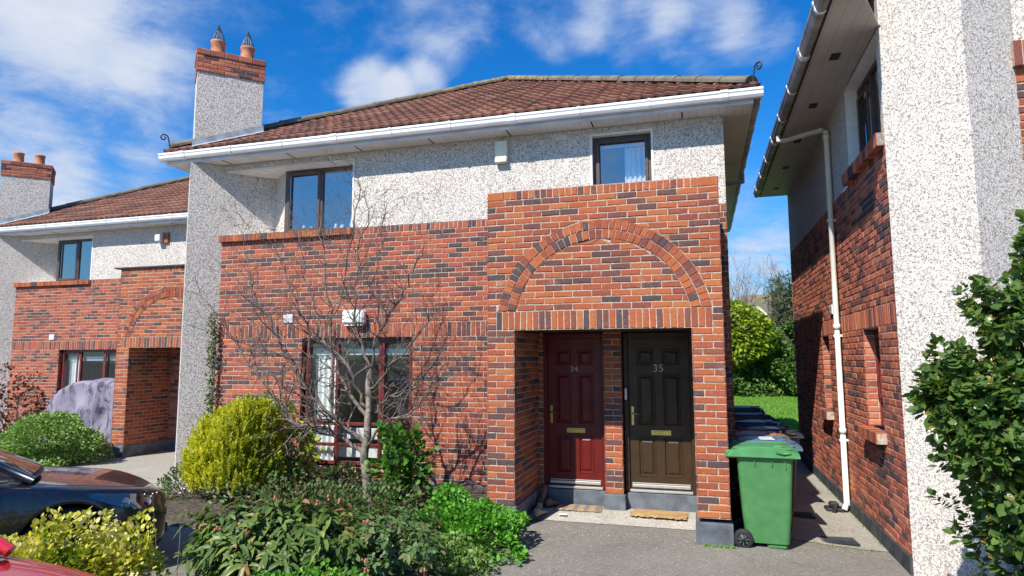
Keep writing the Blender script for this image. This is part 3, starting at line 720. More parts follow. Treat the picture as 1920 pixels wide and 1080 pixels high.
    for ra, rb in ((rI, (rI+rO)/2), ((rI+rO)/2, rO)):
        aa = math.asin((2.475-cz)/((ra+rb)/2))
        n = round((math.pi-2*aa)*(ra+rb)/2/.077)
        for i in range(n):
            t0, t1 = aa + (math.pi-2*aa)*i/n, aa + (math.pi-2*aa)*(i+1)/n; g0 = .0035/ra
            pt = lambda r_, t: (ccu+math.cos(t)*r_, max(2.477, cz+math.sin(t)*r_))
            ar.face([FRp.p(*pt(ra, t1), -.003), FRp.p(*pt(ra, t0), -.003), FRp.p(*pt(rb, t0), -.003), FRp.p(*pt(rb, t1), -.003)], 1)
            one_brick(ar, FRp, [pt(ra+.004, t1-g0), pt(ra+.004, t0+g0), pt(rb-.004, t0+g0), pt(rb-.004, t1-g0)], .006, c=.005)
    ar.build('brick_arch', ['brick_orange', 'mortar'], root)
    pl = MB()
    tp_ = MB(); tp_.box((.0, 0.02, 3.90), (W, 1.73, 3.93)); tp_.build('porch_roof', 'slate_cap', root)
    pl.box((o0-.1, .11, 2.262), (o1+.1, 1.73, 2.29), 1)                # porch ceiling
    ln_ = MB(); ln_.box((o0, .012, 2.245), (o1, .105, 2.256)); ln_.build('steel_lintel', 'black_iron', root)
    pl.build('porch_ceiling', ['black_iron', 'brown_frame', 'slate_cap'], root)
    if not ours:
        cp = MB(); cp.box((-.14, -.05, 3.938), (W+.02, .25, 3.965)); cp.build('coping', 'slate_cap', root)
    # plinths
    k = MB()
    k.box((XL, 1.705, -.35), (-.03, 1.74, .10), bev=.004); k.box((-.022, -.022, -.35), (o0+.022, 1.72, .222), bev=.006)
    k.box((o1-.022, -.022, -.35), (W+.022, 1.72, .18), bev=.006); k.box((W+.03, 1.708, -.35), (2.87, 10.6, .07), bev=.004)
    k.box((o0, 1.17, -.1), (1.215, 1.3, .215), bev=.004); k.box((1.49, 1.17, -.1), (o1, 1.3, .215), bev=.004)
    k.build('plinth', 'plinth_paint', root)
    # roof
    c = (3.278, 1.343, 5.473); l = (-6.28, 1.343, 5.473); tn = math.tan(R(29.4)); h = (c[0]-l[0])/2
    T = ((c[0]+l[0])/2, 1.343+h, 5.473+h*tn); c2 = (c[0], 1.343+2*h, 5.473); l2 = (l[0], 1.343+2*h, 5.473)
    rf = MB(); tiles(rf, l, c, T); tiles(rf, c, c2, T, step=.08); tiles(rf, c2, l2, T, step=.16); tiles(rf, l2, l, T, step=.08)
    ro = rf.build('roof', 'roof_tile', root)
    up = Vector((0, 0, .05))
    for e in (c, l, c2, l2): ridge(ro, Vector(e)+up+(Vector(T)-Vector(e))*.012, Vector(T)+up)
    scroll(ro, Vector(c)+Vector((-.05, .05, .10)), (1, -1, 0)); scroll(ro, Vector(l)+Vector((.05, .05, .10)), (-1, -1, 0))
    # eaves
    zf = 5.253; fa = MB(); X0, X1, Y0 = -6.28, 3.228, 1.393; Y1 = c2[1]-.05
    fa.box((X0, Y0, zf), (X1, Y0+.02, zf+.185)); fa.box((X1-.02, Y0+.02, zf), (X1, Y1, zf+.185), 0); fa.box((X0, Y0+.02, zf), (X0+.02, Y1, zf+.185))
    fa.box((X0, Y0+.02, zf+.17), (X1, Y0+.08, zf+.19))
    fa.box((X0+.0, Y0-.012, zf-.006), (X1, Y0-.0, zf+.012))
    fa.build('fascia', 'upvc_grey', root)
    sf = MB(); sf.box((X0+.02, Y0+.02, zf+.004), (X1-.02, 1.80, zf+.014), 0); sf.box((2.86, 1.80, zf+.004), (X1-.02, Y1, zf+.014), 1)
    sf.box((X0+.02, 1.8, zf+.004), (-5.0, 2.5, zf+.014), 0)
    for i in range(7): x = -5.2+i*1.25; sf.box((x, Y0+.06, zf), (x+.02, 1.70, zf+.004), 2)
    sf.build('soffit', ['soffit', 'soffit_side', 'black_plastic'], root)
    gutter_run(root, (-6.367, Y0-.002, 5.318), (3.345, Y0-.002, 5.318), (0, -1, 0))
    gutter_run(root, (X1+.002, Y0, 5.318), (X1+.002, Y1, 5.318), (1, 0, 0), 'upvc_drab')
    gutter_run(root, (X0-.002, Y0, 5.318), (X0-.002, Y1, 5.318), (-1, 0, 0), brackets=False)
    # chimney
    A = Vector((-5.72, 1.376, 0)); e1 = Vector((S2, S2, 0)); e2 = Vector((-S2, S2, 0)); ez = Vector((0, 0, 1)); wd = 1.07; dp = .62
    ch = MB(); ch.obox(A, e1, e2, ez, 0, wd, 0, dp, 5.3, 6.93)
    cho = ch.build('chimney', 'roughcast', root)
    Fc = Fr(A, (S2, -S2, 0)); cb = MB()
    def capside(fr_, L, ex):
        soldiers(cb, fr_, -ex, L+ex, 7.17, 7.275, d=ex, w=.225); bricks(cb, fr_, -ex*.6, L+ex*.6, 6.87, 4, d=ex*.6)
    capside(Fc, wd, .03); capside(Fr(A+e1*wd, e1), dp, .03); capside(Fr(A+e1*wd+e2*dp, e2), wd, .03); capside(Fr(A+e2*dp, -e1), dp, .03)
    cb.obox(A, e1, e2, ez, -.01, wd+.01, -.01, dp+.01, 6.88, 7.262, 1); cb.obox(A, e1, e2, ez, .02, wd-.02, .02, dp-.02, 7.262, 7.29, 1)
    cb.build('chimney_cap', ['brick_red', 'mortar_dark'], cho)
    for s in (.33, .84) if ours else (.30, .78):
        pt = A + e1*s*.97 + e2*.3; pot = MB()
        pot.lathe(pt+Vector((0, 0, 7.27)), [(.15, 0), (.148, .03), (.122, .05), (.115, .27), (.128, .29), (.128, .32), (.10, .32), (.095, .1), (0, .1)], 24)
        pot.build('chimney_pot', 'terracotta', cho)
        if ours:
            cw = MB(); tp = pt+Vector((0, 0, 7.27+.66))
            for i in range(16):
                an = 2*math.pi*i/16; dd = Vector((math.cos(an), math.sin(an), 0)); bp_ = pt+Vector((0, 0, 7.27+.30))
                cw.tube([bp_+dd*.105, bp_+dd*.105+Vector((0, 0, .06)), bp_+dd*.07+Vector((0, 0, .16)), tp-Vector((0, 0, .02))], .006, 5)
            cw.build('pot_cowl', 'cowl_metal', cho)
    # lead flashing that follows the roof slope round the chimney
    fl = MB(); rz = lambda x, y: 5.473 + (y-1.343)*tn
    N_ = 14
    for i in range(N_):
        s0, s1 = wd*i/N_-(.03 if i == 0 else 0), wd*(i+1)/N_+(.03 if i == N_-1 else 0)
        P0, P1 = A+e1*s0, A+e1*s1; a = rz(P0.x, P0.y)+.05; b_ = rz(P1.x, P1.y)+.05; n_ = Vector((S2, -S2, 0))
        fl.face([P0+n_*.012+ez*a, P1+n_*.012+ez*b_, P1+n_*.012+ez*(b_+.10), P0+n_*.012+ez*(a+.10)])
        Q0, Q1 = P0+n_*.16, P1+n_*.16
        fl.face([Q0+ez*(rz(Q0.x, Q0.y)+.05), Q1+ez*(rz(Q1.x, Q1.y)+.05), P1+n_*.012+ez*b_, P0+n_*.012+ez*a])
    fl.build('lead_flashing', 'lead', cho)
    # windows
    fm = 'brown_frame'
    wl = window(root, FRm, -4.31, -2.87, 4.02, 5.13, .24, fm, [-3.60], glass='glass_sky', open_frames=[(-4.25, -3.62, 4.07, 5.08)], depth=1.4)
    drape(wl, FRm, -3.1, -2.95, 4.1, 5.08, -.40)
    if ours:
        it = MB(); ftz = 4.075
        for x, hh, rr in ((-3.04, .16, .05), (-3.12, .20, .035), (-3.3, .1, .05), (-3.42, .12, .04), (-3.9, .1, .05), (-4.05, .13, .04), (-3.75, .08, .05)):
            it.lathe((x, 2.16, ftz), [(rr*.8, 0), (rr, hh*.4), (rr*.5, hh*.8), (rr*.45, hh), (0, hh)], 12)
        it.build('ornaments', 'curtain', wl)['kind'] = 'stuff'
    else:
        it = MB(); it.face([(-3.05, 2.1, 4.08), (-2.92, 2.1, 4.08), (-2.95, 2.1, 4.38)], 0); it.build('pennant', 'curtain', wl)
    wr = window(root, FRm, rw[0], rw[1], rw[2]-.1, rw[3], .09, fm, [], glass='glass_sky', fw=.07, open_frames=[(rw[0]+.05, rw[1]-.05, rw[2]-.05, rw[3]-.05)])
    drape(wr, FRm, 1.47, 1.80, 3.95, 5.0, -.26); rb = MB(); FRm.box(rb, 1.1, 1.8, 5.0, 5.04, -.22, -.2); rb.build('curtain_rail', 'white_paint', wr)
    ww = window(root, FRm, lw[0]+.02, lw[1]-.02, .27, 2.25, .10, 'mahogany', [-3.13, -2.37], [.90, .575], glass='glass_low', open_frames=[(-3.68, -3.17, .93, 2.2), (-2.33, -1.82, .93, 2.2)], depth=2.4)
    drape(ww, FRm, -3.62, -3.22, .3, 2.1, -.26, amp=.03, per=.11)
    bl = MB()
    for a, b_ in ((-3.66, -3.16), (-3.10, -2.40), (-2.34, -1.84)): FRm.box(bl, a, b_, 1.98, 2.08, -.24, -.225, bev=.01)
    bl.build('roller_blind', 'curtain', ww)
    rd = MB(); FRm.box(rd, -3.66, -2.45, .33, .52, -.5, -.46, bev=.01); FRm.box(rd, -3.66, -2.45, .62, .80, -.5, -.46, bev=.01); rd.build('radiator', 'white_paint', ww)
    # small wall fittings
    v = MB(); FRm.box(v, -4.075, -3.90, 2.50, 2.64, 0, .018, bev=.004)
    for i in range(5): FRm.box(v, -4.065, -3.91, 2.517+i*.023, 2.525+i*.023, .018, .024)
    v.build('air_vent', 'upvc_grey', root)
    v = MB(); FRm.box(v, .49, .66, 5.12, 5.20, 0, .012, bev=.003)
    for i in range(3): FRm.box(v, .50, .65, 5.13+i*.022, 5.138+i*.022, .012, .016)
    v.build('air_vent', 'upvc_grey', root)
    if ours:
        v = MB(); FRm.box(v, -2.94, -2.56, 2.455, 2.68, 0, .13, bev=.03); FRm.box(v, -2.90, -2.60, 2.435, 2.455, .01, .10); v.build('boiler_cover', 'white_paint', root)
        v = MB(); FRm.box(v, -.43, -.24, 4.84, 5.18, 0, .085, bev=.012); FRm.box(v, -.425, -.245, 4.84, 4.91, .085, .105, bev=.008); v.build('alarm_box', 'box_cream', root)
        # doors
        Fd = Fr((0, 1.2, 0), (0, -1, 0))
        front_door(root, Fd, .40, 1.235, .225, 2.25, 0, 'mahogany_door', '34', .8)
        front_door(root, Fd, 1.475, 2.36, .225, 2.25, 0, 'brown_door', '35', 1.05)
        pr = MB(); Fp = Fr((0, 1.06, 0), (0, -1, 0)); bricks(pr, Fp, 1.235, 1.46, .21, 28, phase=0)
        for x, sg in ((1.235, -1), (1.46, 1)):
            f2 = Fr((x, 1.06, 0), (sg, 0, 0)); bricks(pr, f2, *((0, .2) if sg > 0 else (-.2, 0)), .21, 28)
        Fp2 = Fr((0, 1.19, 0), (0, -1, 0)); b2_ = MB(); bricks(b2_, Fp2, o0, .40, .21, 28); b2_.build('porch_return', ['brick_orange', 'mortar'], root)
        pr.build('porch_pier', ['brick_orange', 'mortar'], root)
        k = MB(); k.box((1.215, 1.03, -.1), (1.485, 1.16, .205), bev=.006); k.build('pier_plinth', 'plinth_paint', root)
        db = MB(); Fd.box(db, 1.485, 1.515, 1.38, 1.53, 0, .025, bev=.006); db.build('doorbell', 'white_paint', root)
        # downpipe on the right side wall
        dpm = MB(); y = 4.3
        dpm.tube([(3.29, 4.9, 5.27), (3.29, 4.85, 5.10), (2.95, 4.4, 4.96), (2.92, 4.36, 4.85), (2.92, 4.36, -.1)], .034, 10); dpm.build('downpipe', 'upvc_drab', root)
    else:
        lm = MB(); FRm.box(lm, -.62, -.45, 4.82, 5.08, 0, .06, 0, bev=.008); FRm.box(lm, -.75, -.60, 4.86, 5.02, .03, .17, 1, bev=.012)
        lm.build('flood_light', ['lamp_wood', 'white_paint'], root)
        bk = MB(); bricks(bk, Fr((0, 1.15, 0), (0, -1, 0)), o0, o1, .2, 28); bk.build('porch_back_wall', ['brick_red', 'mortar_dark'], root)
    return root
house((0, 0, 0), True)
house((-9.46, 3.52, -.087), False)

# ------------------------------------------------------------------ the house on the right
def right_house():
    root = empty('detached_house', (4.313, 0, 0), 'house with a brick side wall, long cream downpipe and sunlit white roughcast corner', 'house')
    O = Vector((0, 0, 0)); Fs = Fr(O, (-1, 0, 0)); yN, yF = -.22, 7.08      # u = -y
    b = MB(); h1 = (-1.19, -.50, 1.12, 2.25); h2 = (-3.93, -3.36, 1.12, 2.25)
    bricks(b, Fs, -yF, -yN, 0, 30, [h1, h2]); soldiers(b, Fs, -yF, -yN, 2.25, 2.475); bricks(b, Fs, -yF, -yN, 2.475, 20); soldiers(b, Fs, -yF, -yN, 3.975, 4.085)
    for h in (h1, h2):
        f1 = Fr((0, -h[0], 0), (0, -1, 0)); bricks(b, f1, .002, .16, 1.125, 15)        # far reveal, catches the sun
        f2 = Fr((0, -h[1], 0), (0, 1, 0)); bricks(b, f2, -.16, -.002, 1.125, 15)
        b.face([(0, -h[0], 2.252), (0, -h[1], 2.252), (.16, -h[1], 2.252), (.16, -h[0], 2.252)], 1)
    b.build('brick_wall', ['brick_red', 'mortar'], root)
    w = MB(); hu = (-1.40, .12, 4.20, 5.27)
    panel(w, Fs, -yF, -yN, 4.085, 5.36, [hu], rev=.20, revmi=1)
    P = [(0, -.22), (.555, -.775), (1.12, -.36)]
    for (x0, y0), (x1, y1) in zip(P, P[1:]): w.face([(x0, y0, -.4), (x1, y1, -.4), (x1, y1, 7.6), (x0, y0, 7.6)])
    w.face([(1.10, -.36, 4.85), (5.5, -.36, 4.85), (5.5, -.36, 7.6), (1.10, -.36, 7.6)])
    w.face([(0, -.25, 5.3), (0, 1.2, 5.3), (0, 1.2, 7.6), (0, -.25, 7.6)])
    w.face([(6, yF, -.4), (0, yF, -.4), (0, yF, 5.3), (6, yF, 5.3)][::-1])
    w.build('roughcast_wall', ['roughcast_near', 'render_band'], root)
    fb = MB(); Ff = Fr((0, -.38, 0), (0, -1, 0)); bricks(fb, Ff, 1.10, 5.5, -.15, 64, phase=1); sill_bricks(fb, Ff, 1.07, 5.5, 4.65, 4.9, .07)
    fb.build('front_brick_wall', ['brick_orange', 'mortar'], root)
    k = MB(); k.box((-.022, yN-.0, -.5), (.05, yF+.02, .035), bev=.004); k.build('plinth', 'plinth_dark', root)
    for h, nm in ((h1, 'a'), (h2, 'b')):
        sb = MB(); sill_bricks(sb, Fs, h[0]-.07, h[1]+.07, .995, 1.12, .10); sb.build('brick_sill', ['brick_orange', 'mortar'], root)
        window(root, Fs, h[0], h[1], 1.12, 2.25, .13, 'mahogany', [], [1.42], depth=.8, e=.05, open_frames=[(h[0]+.03, h[1]-.03, 1.45, 2.2)])
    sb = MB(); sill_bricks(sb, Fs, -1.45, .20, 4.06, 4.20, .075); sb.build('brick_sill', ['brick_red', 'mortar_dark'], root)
    wu = window(root, Fs, hu[0], hu[1], hu[2], hu[3], .14, 'brown_frame', [-.80, -.25], depth=1.0, e=-.04, glass='glass_sky', open_frames=[(-1.35, -.84, 4.26, 5.14)])
    drape(wu, Fs, -.75, -.3, 4.3, 5.1, -.35)
    v = MB(); Fs.box(v, -3.06, -2.88, 2.54, 2.68, 0, .02, bev=.004)
    for i in range(5): Fs.box(v, -3.05, -2.89, 2.557+i*.023, 2.565+i*.023, .02, .026)
    v.build('air_vent', 'upvc_grey', root)
    # eaves run along y; local x = world x - 4.313
    X0 = -.56; ya, yb = -1.22, 7.02; z0 = 5.31
    f = MB(); f.box((X0, ya, z0), (X0+.02, yb, z0+.18)); f.box((X0, yb, z0), (.4, yb+.02, z0+.18)); f.build('fascia', 'black_iron', root)
    s = MB(); s.box((X0+.02, -.26, z0+.004), (.02, yb, z0+.014)); s.add([(x, y, z) for z in (z0+.004, z0+.014) for x, y in ((X0+.02, ya), (-.22, -.8), (-.0, -.262), (X0+.02, -.262))], [(3, 2, 1, 0), (4, 5, 6, 7), (0, 1, 5, 4), (1, 2, 6, 5)])
    for i in range(5): y = .3+i*1.5; s.box((X0+.22, y, z0-.004), (X0+.32, y+.16, z0+.004), 1)
    s.build('soffit', ['soffit_boards', 'black_plastic'], root)
    gutter_run(root, (X0-.002, yb+.03, z0+.01), (X0-.002, ya, z0+.01), (-1, 0, 0), 'gutter_shaded', bmat='upvc')
    g2 = MB(); g2.tube([(X0-.11, ya, z0+.12), (X0-.11, yb, z0+.12)], .011, 6); g2.build('gutter_lip', 'upvc', root)  # white lip stands in for the sunlit outer edge of the gutter
    rf = MB(); rt = (X0+4.5, (ya+yb)/2, 8.0)
    A_, B_ = Vector((X0-.05, yb, 5.46)), Vector((X0-.05, ya, 5.46)); T1, T2 = Vector((X0+4.6, yb, 8.1)), Vector((X0+4.6, 3.2, 8.1)); K_ = Vector((-.0, -.2, 5.72))
    rf.face([B_, A_, T1, T2, K_]); rf.face([T2, T1, T1+Vector((4.6, 0, -2.7)), T2+Vector((4.6, 0, -2.7))])
    rf.build('roof', 'roof_tile', root)
    d = MB(); d.tube([(X0-.06, 2.95, 5.27), (X0-.06, 2.93, 5.20), (X0+.02, 2.86, 5.17), (-.10, 2.42, 5.14), (-.062, 2.37, 5.08)], .036, 10)
    d.tube([(-.062, 2.37, 5.10), (-.062, 2.37, -.03)], .036, 12)
    for z in (4.98, 2.3, .9): d.lathe((-.062, 2.37, z), [(.036, 0), (.045, 0), (.045, .07), (.036, .07)], 12)
    for z in (2.2, 3.8, .8): d.box((-.11, 2.36, z), (0, 2.38, z+.03))
    d.tube([(-.062, 2.37, 0), (-.10, 2.34, -.09)], .036, 10)
    d.build('downpipe', 'upvc_cream', root)
    return root
right_house()
#@@PART2
# ------------------------------------------------------------------ ground
def sm(t): t = max(0, min(1, t)); return t*t*(3-2*t)
def gz(x, y):
    return -.045 - .085*sm((x-2.9)/1.3) - .07*sm((-4.6-x)/3) 
def sheet(name, x0, x1, y0, y1, nx, ny, mat, lift=0, fn=None):
    mb = MB(); f = fn or (lambda x, y: gz(x, y))
    v = [(x0+(x1-x0)*i/nx, y0+(y1-y0)*j/ny, 0) for j in range(ny+1) for i in range(nx+1)]
    v = [(x, y, f(x, y)+lift) for x, y, _ in v]
    mb.add(v, [(j*(nx+1)+i, j*(nx+1)+i+1, (j+1)*(nx+1)+i+1, (j+1)*(nx+1)+i) for j in range(ny) for i in range(nx)], sm=True)
    return tag(mb.build(name, mat), kind='structure')
def poly(name, pts, mat, lift, z=None):
    mb = MB(); mb.face([(x, y, (gz(x, y) if z is None else z)+lift) for x, y in pts]); return tag(mb.build(name, mat), kind='structure')
g_ = MB(); g_.face([(-400, -400, -.20), (400, -400, -.20), (400, 400, -.20), (-400, 400, -.20)]); tag(g_.build('ground', 'terrain'), kind='structure')
sheet('driveway', -14, 12, -16, 12.0, 130, 56, 'drive')
sheet('alley_path', 2.74, 4.35, .55, 12.0, 24, 24, 'concrete', .006)
sheet('drive_left', -12.5, -5.0, 1.0, 6.0, 30, 10, 'concrete', .006)
sheet('porch_floor', .33, 2.37, .55, 1.25, 4, 4, 'porch_floor', .006, lambda x, y: -.045+.058*sm((y-.55)/.35))
poly('paving', [(-6.2, -.6), (-4.3, -1.0), (-3.9, 1.0), (-6.4, 1.0)], 'paving', .012)
poly('road', [(-14, -16), (-.2, -16), (-.6, -5.4), (-2.0, -3.6), (-4.0, -1.3), (-6.6, -.9), (-14, -3.5)], 'road', .008)
def soil(x, y):
    e = min((x+5.0)/.8 if y > -.9 else (x+2.7-(-.9-y)*.55)/.8, (.42-x)/.35, (y+3.3)/.5, 1)
    return gz(x, y) + (.11*sm(e) if e > 0 else -.03) + .018*math.sin(x*9.1+y*4)*math.cos(y*11-x*3)*sm(e)
sheet('flower_bed', -5.1, .45, -3.3, 1.72, 90, 80, 'soil', .002, soil)
sheet('lawn', -30, 40, 12.0, 29, 60, 20, 'grass_ground', 0, lambda x, y: -.10+.03*math.sin(x*.8)*math.cos(y*.7))

# ------------------------------------------------------------------ leaves
rng = np.random.default_rng(11)
def leaves(name, mat, P, D, N, L, Wd, parent=None, rnd=None, shape='hex', fold=.25, droop=.0):
    """one blade per row: P base, D growing direction, N upper side, L length, Wd half width"""
    P = np.asarray(P, float); n = len(P); D = D/np.maximum(np.linalg.norm(D, axis=1, keepdims=True), 1e-6)
    S = np.cross(D, N); S /= np.maximum(np.linalg.norm(S, axis=1, keepdims=True), 1e-6); U = np.cross(S, D)
    L = np.broadcast_to(np.asarray(L, float), (n,))[:, None]; Wd = np.broadcast_to(np.asarray(Wd, float), (n,))[:, None]
    dn = np.array([0, 0, -1.0])
    if shape == 'hex':
        c = [P, P+D*L*.5-U*Wd*fold+dn*L*droop*.25, P+D*L+dn*L*droop, P+D*L*.28+S*Wd*.9, P+D*L*.68+S*Wd*.85+dn*L*droop*.5, P+D*L*.28-S*Wd*.9, P+D*L*.68-S*Wd*.85+dn*L*droop*.5]
        fc = [(0, 1, 4, 3), (1, 2, 4, 4), (0, 5, 6, 1), (1, 6, 2, 2)]; k = 7
        tri = {1: (1, 2, 4), 3: (1, 6, 2)}; fl = [(0, 1, 4, 3), (1, 2, 4), (0, 5, 6, 1), (1, 6, 2)]
    else:
        c = [P, P+D*L*.45+S*Wd, P+D*L+dn*L*droop, P+D*L*.45-S*Wd]; fl = [(0, 1, 2, 3)]; k = 4
    V = np.stack(c, 1).reshape(-1, 3); lens = [len(f) for f in fl]; flat = np.array([i for f in fl for i in f])
    idx = (flat[None, :] + np.arange(n)[:, None]*k).ravel(); tot = np.tile(lens, n); st = np.concatenate([[0], np.cumsum(tot)[:-1]])
    me = bpy.data.meshes.new(name); me.vertices.add(len(V)); me.vertices.foreach_set('co', V.ravel().astype(np.float32))
    me.loops.add(len(idx)); me.loops.foreach_set('vertex_index', idx.astype(np.int32))
    me.polygons.add(len(tot)); me.polygons.foreach_set('loop_start', st.astype(np.int32)); me.polygons.foreach_set('loop_total', tot.astype(np.int32))
    me.update(); me.validate(); me.materials.append(M[mat])
    r = rng.random(n) if rnd is None else rnd
    at = me.attributes.new('rnd', 'FLOAT', 'FACE'); at.data.foreach_set('value', np.repeat(r, len(fl)).astype(np.float32))
    o = bpy.data.objects.new(name, me); C.objects.link(o)
    if parent: o.parent = parent
    return o
def unit(n):
    v = rng.normal(size=(n, 3)); return v/np.linalg.norm(v, axis=1, keepdims=True)
def lump(dirs, amp=.16, f=3.0, seed=0):
    """smooth random radius factor per direction"""
    r = np.zeros(len(dirs)); rs = np.random.default_rng(seed)
    for k in range(14):
        a = rs.normal(size=3)*f; r += np.sin(dirs@a + rs.random()*6.28)
    return 1 + amp*r/3.0
def shrub_pts(n, c, rad, seed, amp=.18, shell=.55, zmin=.0, f=3.2):
    d = unit(int(n*1.6)); rr = lump(d, amp, f, seed)*(shell+(1-shell)*rng.random(len(d))**.5)
    p = d*np.array(rad)*rr[:, None]; keep = p[:, 2] + c[2] > zmin; p = p[keep][:n]; d = d[keep][:n]
    return p+np.array(c), d, rr[keep][:n]
def stems(parent, base, tips, r0=.012, mat='bark_dark', name='stems', n=6):
    mb = MB(); b = Vector(base)
    for t in tips:
        t = Vector(t); s = b+Vector((random.uniform(-.08, .08), random.uniform(-.08, .08), 0)); mid = s.lerp(t, .5)+Vector((random.uniform(-.06, .06), random.uniform(-.06, .06), random.uniform(0, .08)))
        mb.tube([s, mid, t], [r0, r0*.7, r0*.3], 5, caps=False)
    return mb.build(name, mat, parent)
def leafy(name, label, cat, mat, c, rad, n, L, Wd, seed, parent_group=None, amp=.2, shell=.55, zmin=.0, droop=.2, up=.25, shape='hex', out=.75, zg=0.0, f=3.2, stem=14):
    root = empty(name, (c[0], c[1], zg), label, cat, parent_group)
    loc = (0, 0, c[2]-zg)
    P, d, rr = shrub_pts(n, loc, rad, seed, amp, shell, zmin-zg if zmin else .02, f)
    D = d*out + unit(len(P))*.65 + np.array([0, 0, up]); N = d*.6+np.array([0, 0, .8])+unit(len(P))*.45
    LL = L*(.65+.6*rng.random(len(P)))
    leaves('foliage', mat, P, D, N, LL, LL*Wd, root, shape=shape, droop=droop)
    if stem:
        k = rng.choice(len(P), min(stem, len(P)), replace=False); stems(root, (0, 0, 0), [tuple(P[i]*np.array([.85, .85, .9])) for i in k])
    return root

# clusters of leaves (whorls) on shoots: rhododendron, laurel, tall viburnum
def whorled(name, label, cat, mat, c, rad, shoots, per, L, Wd, seed, zg=0, amp=.18, droop=.45, zmin=.05, tilt=.35, buds=0, shell=.6, cut=None, spread=.10):
    root = empty(name, (c[0], c[1], zg), label, cat)
    P, d, rr = shrub_pts(shoots, (0, 0, c[2]-zg), rad, seed, amp, shell, zmin)
    if cut is not None: k = cut(P+np.array([c[0], c[1], zg])); P, d = P[k], d[k]
    ax = d*.8+np.array([0, 0, .65])+unit(len(P))*.35; ax /= np.linalg.norm(ax, axis=1, keepdims=True)
    n = len(P)*per; A = np.repeat(ax, per, 0); B = np.repeat(P, per, 0)
    r1 = unit(n); s = np.cross(A, r1); s /= np.linalg.norm(s, axis=1, keepdims=True)
    k = np.tile(np.arange(per)/per, len(P))[:, None]
    D = s*(1-.25*k) + A*(tilt*2*k-.05) ; base = B - A*spread*(1-k)
    LL = L*(.6+.6*rng.random(n)); clump = np.repeat(rng.random(len(P))*.5, per)+rng.random(n)*.5
    leaves('foliage', mat, base, D, A+s*.2+unit(n)*.15, LL, LL*Wd, root, droop=droop, rnd=clump, fold=.35)
    idx = rng.choice(len(P), min(40, len(P)), replace=False)
    stems(root, (0, 0, 0), [tuple(P[i]) for i in idx], .011)
    if buds:
        for i in rng.choice(len(P), buds, replace=False):
            p = P[i]+ax[i]*.02; mb = MB()
            for _ in range(5): mb.lathe(tuple(p+rng.normal(size=3)*.012), [(0, -.012), (.011, 0), (.009, .014), (0, .022)], 6)
            mb.build('flower_bud', 'bud', root)
    return root

whorled('rhododendron', 'wide dark shrub with long drooping leaves and pink buds, front centre of the flower bed', 'shrub', 'leaf_rhodo', (-1.20, -2.0, .24), (1.02, .66, .36), 420, 10, .145, .145, 3, zg=-.02, droop=.5, buds=26)
whorled('rhododendron_seedling', 'low sprawling shrub with reddish dead tips between the rhododendron and the bright green mound', 'shrub', 'leaf_mixed', (-.38, -1.75, .17), (.62, .75, .36), 420, 8, .075, .24, 5, zg=-.02, droop=.3, buds=12)
leafy('leafy_mound', 'bright green low mound of leaves at the corner of the concrete', 'shrub', 'leaf_bright', (.00, -.80, .08), (.53, .58, .38), 5600, .052, .42, 8, amp=.24, up=.5, zg=-.05, droop=.15, shell=.75)
leafy('upright_shrub', 'glossy green upright shrub close beside the trunk of the bare tree', 'shrub', 'leaf_upright', (-1.17, .18, .46), (.30, .26, .58), 1150, .085, .40, 9, f=4.5, amp=.36, up=.6, zg=.06)
leafy('small_shrub', 'small sparse shrub under the ground floor window, left of the bare tree', 'shrub', 'leaf_mixed', (-2.40, .70, .20), (.42, .3, .26), 800, .06, .3, 10, zg=.06, up=.6)
leafy('bed_weeds', 'patchy weeds at the left foot of the golden conifer', 'weeds', 'leaf_mixed', (-4.35, .25, .12), (.42, .45, .36), 1500, .055, .22, 12, zg=-.05, up=.8)
leafy('spindly_shrub', 'dull green twiggy shrub squeezed between the golden conifer and the window', 'shrub', 'leaf_mixed', (-2.98, .35, .26), (.34, .32, .42), 1200, .055, .32, 14, zg=.05, up=.3)
leafy('variegated_laurel', 'yellow spotted laurel showing behind the golden conifer', 'shrub', 'leaf_privet', (-3.70, .85, .62), (.74, .34, .66), 1700, .12, .30, 15, zg=.05, up=.2, droop=.4)
leafy('round_bush', 'round pale green bush by the covered shape on the far drive', 'shrub', 'leaf_round', (-10.0, 2.55, .28), (1.05, .8, .56), 14000, .055, .42, 16, amp=.17, zg=-.13, up=.4, shell=.55)
leafy('red_leaved_shrub', 'thin dark red leaved shrub at the left edge in front of the brick wall', 'shrub', 'leaf_red', (-12.35, 3.6, .85), (.75, .5, .75), 900, .10, .3, 17, zg=-.1)
er = empty('cream_edged_shrub', (-2.15, -3.55, -.05), 'yellow and cream edged low hedge between the black car and the red car', 'shrub')
# a run of lumps along a slanted line, with upright sprays
PP, DD = [], []
for i in range(9):
    t = i/8; cx, cy = -1.05+1.32*t, -.93+1.22*t; hh = .37+.10*math.sin(i*2.3)
    p, d, _ = shrub_pts(2000, (cx, cy, .33), (.27, .27, hh), 30+i, .22, .6, .0); PP.append(p); DD.append(d)
PP, DD = np.concatenate(PP), np.concatenate(DD); n = len(PP); LL = .042*(.7+.6*rng.random(n)); cl = np.clip(.5+.35*np.sin(PP[:, 0]*9)*np.cos(PP[:, 1]*8+PP[:, 2]*7)+rng.normal(size=n)*.22, 0, 1)
leaves('foliage', 'leaf_variegated', PP, DD*.7+unit(n)*.6+np.array([0, 0, .5]), DD*.4+np.array([0, 0, .9])+unit(n)*.4, LL, LL*.42, er, rnd=cl, droop=.1)

